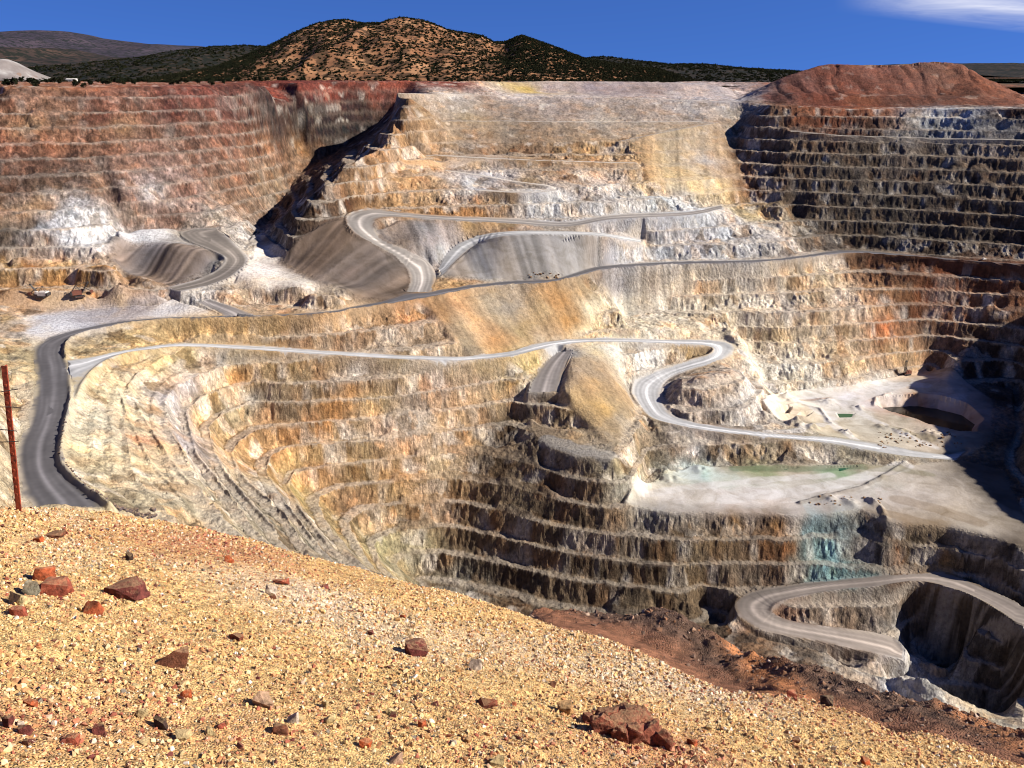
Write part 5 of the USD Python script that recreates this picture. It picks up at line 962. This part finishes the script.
shovel(a_, 176, P_white, math.radians(52), 'pale rope shovel with boom raised to the left, on the orange bench at the left')
shovel(b_, 28, P_brown, math.radians(55), 'dark rusty rope shovel with boom raised to the right, on the orange bench')
d0 = ground_at(907, 375)
t_ = thing('drill_rig', d0, 200, label='dark drill rig with upright mast on the pit floor below the back wall', category='drill rig')
for sgn in (-1, 1): obj('crawler_track', bev([6.5, 1.1, 1.5], [0, sgn * 2.2, .75], .4), P_dark, t_)
obj('deck', bev([9, 4.4, .8], [0, 0, 2.0], .1), P_brown, t_); obj('engine_house', bev([4.2, 3.6, 2.4], [-2.2, 0, 3.6], .2), P_brown, t_); cb = obj('cab', bev([2.0, 1.8, 2.3], [2.2, 1.4, 3.5], .15), P_brown, t_); obj('cab_window', bev([.1, 1.4, 1.0], [3.22, 1.4, 4.0], .03), P_glass, cb)
legs = [(4.0 + dx, dy) for dx in (-.7, .7) for dy in (-.7, .7)]
obj('mast', trimesh.util.concatenate([bar([x_, y_, 1.5], [x_ - .5, y_, 16.5], .26) for x_, y_ in legs] + [bar([legs[i][0], legs[i][1], 2 + h_ * 2.0], [legs[j][0], legs[j][1], 4 + h_ * 2.0], .14) for h_ in range(7) for i, j in ((0, 1), (2, 3), (0, 2), (1, 3))] + [bev([1.8, 1.8, 1.0], [3.5, 0, 16.6], .2)]), P_dark, t_)
obj('drill_string', bar([3.9, 0, .2], [3.6, 0, 12], .2), P_dark, t_); obj('mast_brace', bar([-.5, 0, 4.5], [3.4, 0, 10], .2), P_dark, t_)
p0 = ground_at(984, 259.5); t_ = thing('pickup_truck', p0, 197, label='small white pickup truck on the dark haul road below the right-hand wall', category='truck')
obj('body', trimesh.util.concatenate([bev([5.4, 2.0, .8], [0, 0, .95], .2), bev([2.2, 1.8, .8], [.3, 0, 1.7], .25)]), P_white, t_); obj('windscreen', bev([.08, 1.5, .5], [1.42, 0, 1.7], .02, .25), P_glass, t_)
for x_ in (-1.7, 1.7):
    for y_ in (-.9, .9): obj('wheel', bar([x_, y_ - .14, .42], [x_, y_ + .14, .42], .42, 14), P_dark, t_)
# boulders tipped along the road edges
M_bould = rock_look('dark_boulders', (104, 90, 88)); M_bould2 = rock_look('brown_boulders', (150, 116, 86))
g = np.random.default_rng(91); bshape = [stone(1500 + j, 16, (1, .8, .75), 2, .12) for j in range(4)]
def boulder(u, v, size, mat, label, group):
    p_ = ground_at(u, v); q = UsdGeom.Mesh(usdkit.mesh(stage, path_for('boulder'), bshape[int(g.integers(4))], mat)); q.AddTranslateOp().Set(Gf.Vec3d(p_[0], p_[1], p_[2] + size * .3)); q.AddRotateZOp().Set(float(g.uniform(0, 360))); q.AddScaleOp().Set(Gf.Vec3f(size, size * .9, size * .85)); tag(q, label, 'boulder', group)
for i in range(18): boulder(114 + i * 2.4 + g.normal(0, 1), 507.5 - .02 * i + 0.22 * i + g.normal(0, 1.2), g.uniform(1.0, 2.3), M_bould, 'dark boulder in the rubble berm where the haul road meets the gravel', 'dark boulders at the near end of the haul road')
for (u0, v0), (u1, v1), n_ in (((66, 425), (61, 456), 8), ((62, 460), (83, 490), 12), ((84, 490), (108, 506), 10)):
    for i in range(n_): boulder(u0 + (u1 - u0) * i / n_ + g.normal(0, .6), v0 + (v1 - v0) * i / n_ + g.normal(0, .8), g.uniform(.6, 1.3), M_bould, 'dark boulder on the berm along the inner edge of the haul road', 'boulders along the haul road berm')
for i in range(16): boulder(g.uniform(527, 566), g.uniform(273.5, 278.5), g.uniform(.9, 1.9), M_bould2, 'brown boulder at the foot of the grey spoil slope beside the haul road', 'boulders below the grey spoil slope')
for i in range(70): boulder(g.uniform(878, 962), g.uniform(432, 449), g.uniform(.5, 1.6), M_bould2, 'brown boulder on the rough ground between the sump and the pit floor road', 'boulders south of the sump')
for i in range(24): boulder(g.uniform(806, 890), g.uniform(498, 507), g.uniform(.5, 1.4), M_bould2, 'brown boulder scattered behind the front edge of the pit floor', 'boulders at the front edge of the pit floor')
for i in range(0): boulder(g.uniform(905, 960), g.uniform(440, 448), g.uniform(.6, 1.5), M_bould2, 'brown boulder on the rough ground between the sump and the pit floor road', 'boulders south of the sump')
# mine buildings beyond the left rim
def shed(u, Y_, w, d, h, label):
    base = at_y(u, 81, Y_); base[2] = -15.6; t_ = thing('mine_building', base, 4, label=label, category='building')
    obj('wall', bev([w, d, h], [0, 0, h / 2], .05), P_white, t_)
    rf = trimesh.convex.convex_hull(np.array([[x_, y_, z_] for x_ in (-w / 2 - .4, w / 2 + .4) for y_, z_ in ((-d / 2 - .4, h + .01), (d / 2 + .4, h + .01), (0, h + d * .16))])); obj('roof', rf, P_white, t_)
    obj('door', bev([w * .14, .2, h * .6], [w * .2, -d / 2 - .05, h * .3], .03), P_dark, t_)
    for i in range(4): obj('window', bev([w * .08, .2, h * .22], [-w * .4 + i * w * .13, -d / 2 - .05, h * .6], .03), P_glass, t_)
shed(72, 2150, 22, 12, 6.5, 'white mine building among the trees beyond the left rim'); shed(47, 2260, 40, 12, 3.5, 'long low pale building left of the white one beyond the left rim')
# junipers along the far rim
TR = []
def make_tree(seed, mat):
    t_ = thing('juniper_tree', (0, 0, 0), label='-', category='tree'); obj('trunk', trunk_mesh(1.5, .22, seed), M_bark, t_); v_, f_ = crown(1.75, seed, 170, .34); v_[:, 2] += 2.1; obj('crown', (v_, f_), mat, t_); return t_
g = np.random.default_rng(17); spots = []
for i in range(110):
    u = g.uniform(2, 330); Y_ = g.uniform(1.0, 1.55) * np.interp(u, [0, 100, 200, 256, 330], [1050, 1090, 1170, 1250, 1420]); x_ = at_y(u, 84, Y_)[0]
    if Y_ < 1850: spots.append((x_, Y_, float(macro([x_], [Y_])[0]), g.uniform(1.2, 2.4)))
for i in range(25):
    u = g.uniform(340, 500); Y_ = g.uniform(1480, 1800); x_ = at_y(u, 84, Y_)[0]; spots.append((x_, Y_, float(macro([x_], [Y_])[0]), g.uniform(1.0, 1.8)))
protos = [make_tree(31, M_leaf), make_tree(32, M_leaf2), make_tree(33, M_leaf)]
for i, (x_, y_, z_, s_) in enumerate(spots):
    lab, grp = ('dark green juniper on the rim above the red wall', 'junipers along the left rim') if i < 110 else ('small juniper on the red bank at the foot of the tan hill', 'junipers below the tan hill')
    if i < 3:
        r = UsdGeom.Xform(protos[i].GetPrim()); ops = r.GetOrderedXformOps(); ops[0].Set(Gf.Vec3d(x_, y_, float(z_) - .2)); ops[1].Set(float(g.uniform(0, 360))); r.AddScaleOp().Set(Gf.Vec3f(s_, s_, s_))
        tag(r, lab, 'tree', grp)
    else:
        r = UsdGeom.Xform.Define(stage, path_for('juniper_tree')); r.GetPrim().GetReferences().AddInternalReference(protos[i % 3].GetPath()); r.GetPrim().SetInstanceable(True)
        r.ClearXformOpOrder()
        o_ = r.GetOrderedXformOps()
        r.GetPrim().GetAttribute('xformOp:translate').Set(Gf.Vec3d(x_, y_, float(z_) - .2)); r.GetPrim().GetAttribute('xformOp:rotateZ').Set(float(g.uniform(0, 360))); r.GetPrim().GetAttribute('xformOp:scale').Set(Gf.Vec3f(s_, s_, s_ * float(g.uniform(.8, 1.15))))
        r.SetXformOpOrder([UsdGeom.XformOp(r.GetPrim().GetAttribute(n_)) for n_ in ('xformOp:translate', 'xformOp:rotateZ', 'xformOp:scale')]); tag(r, lab, 'tree', grp)
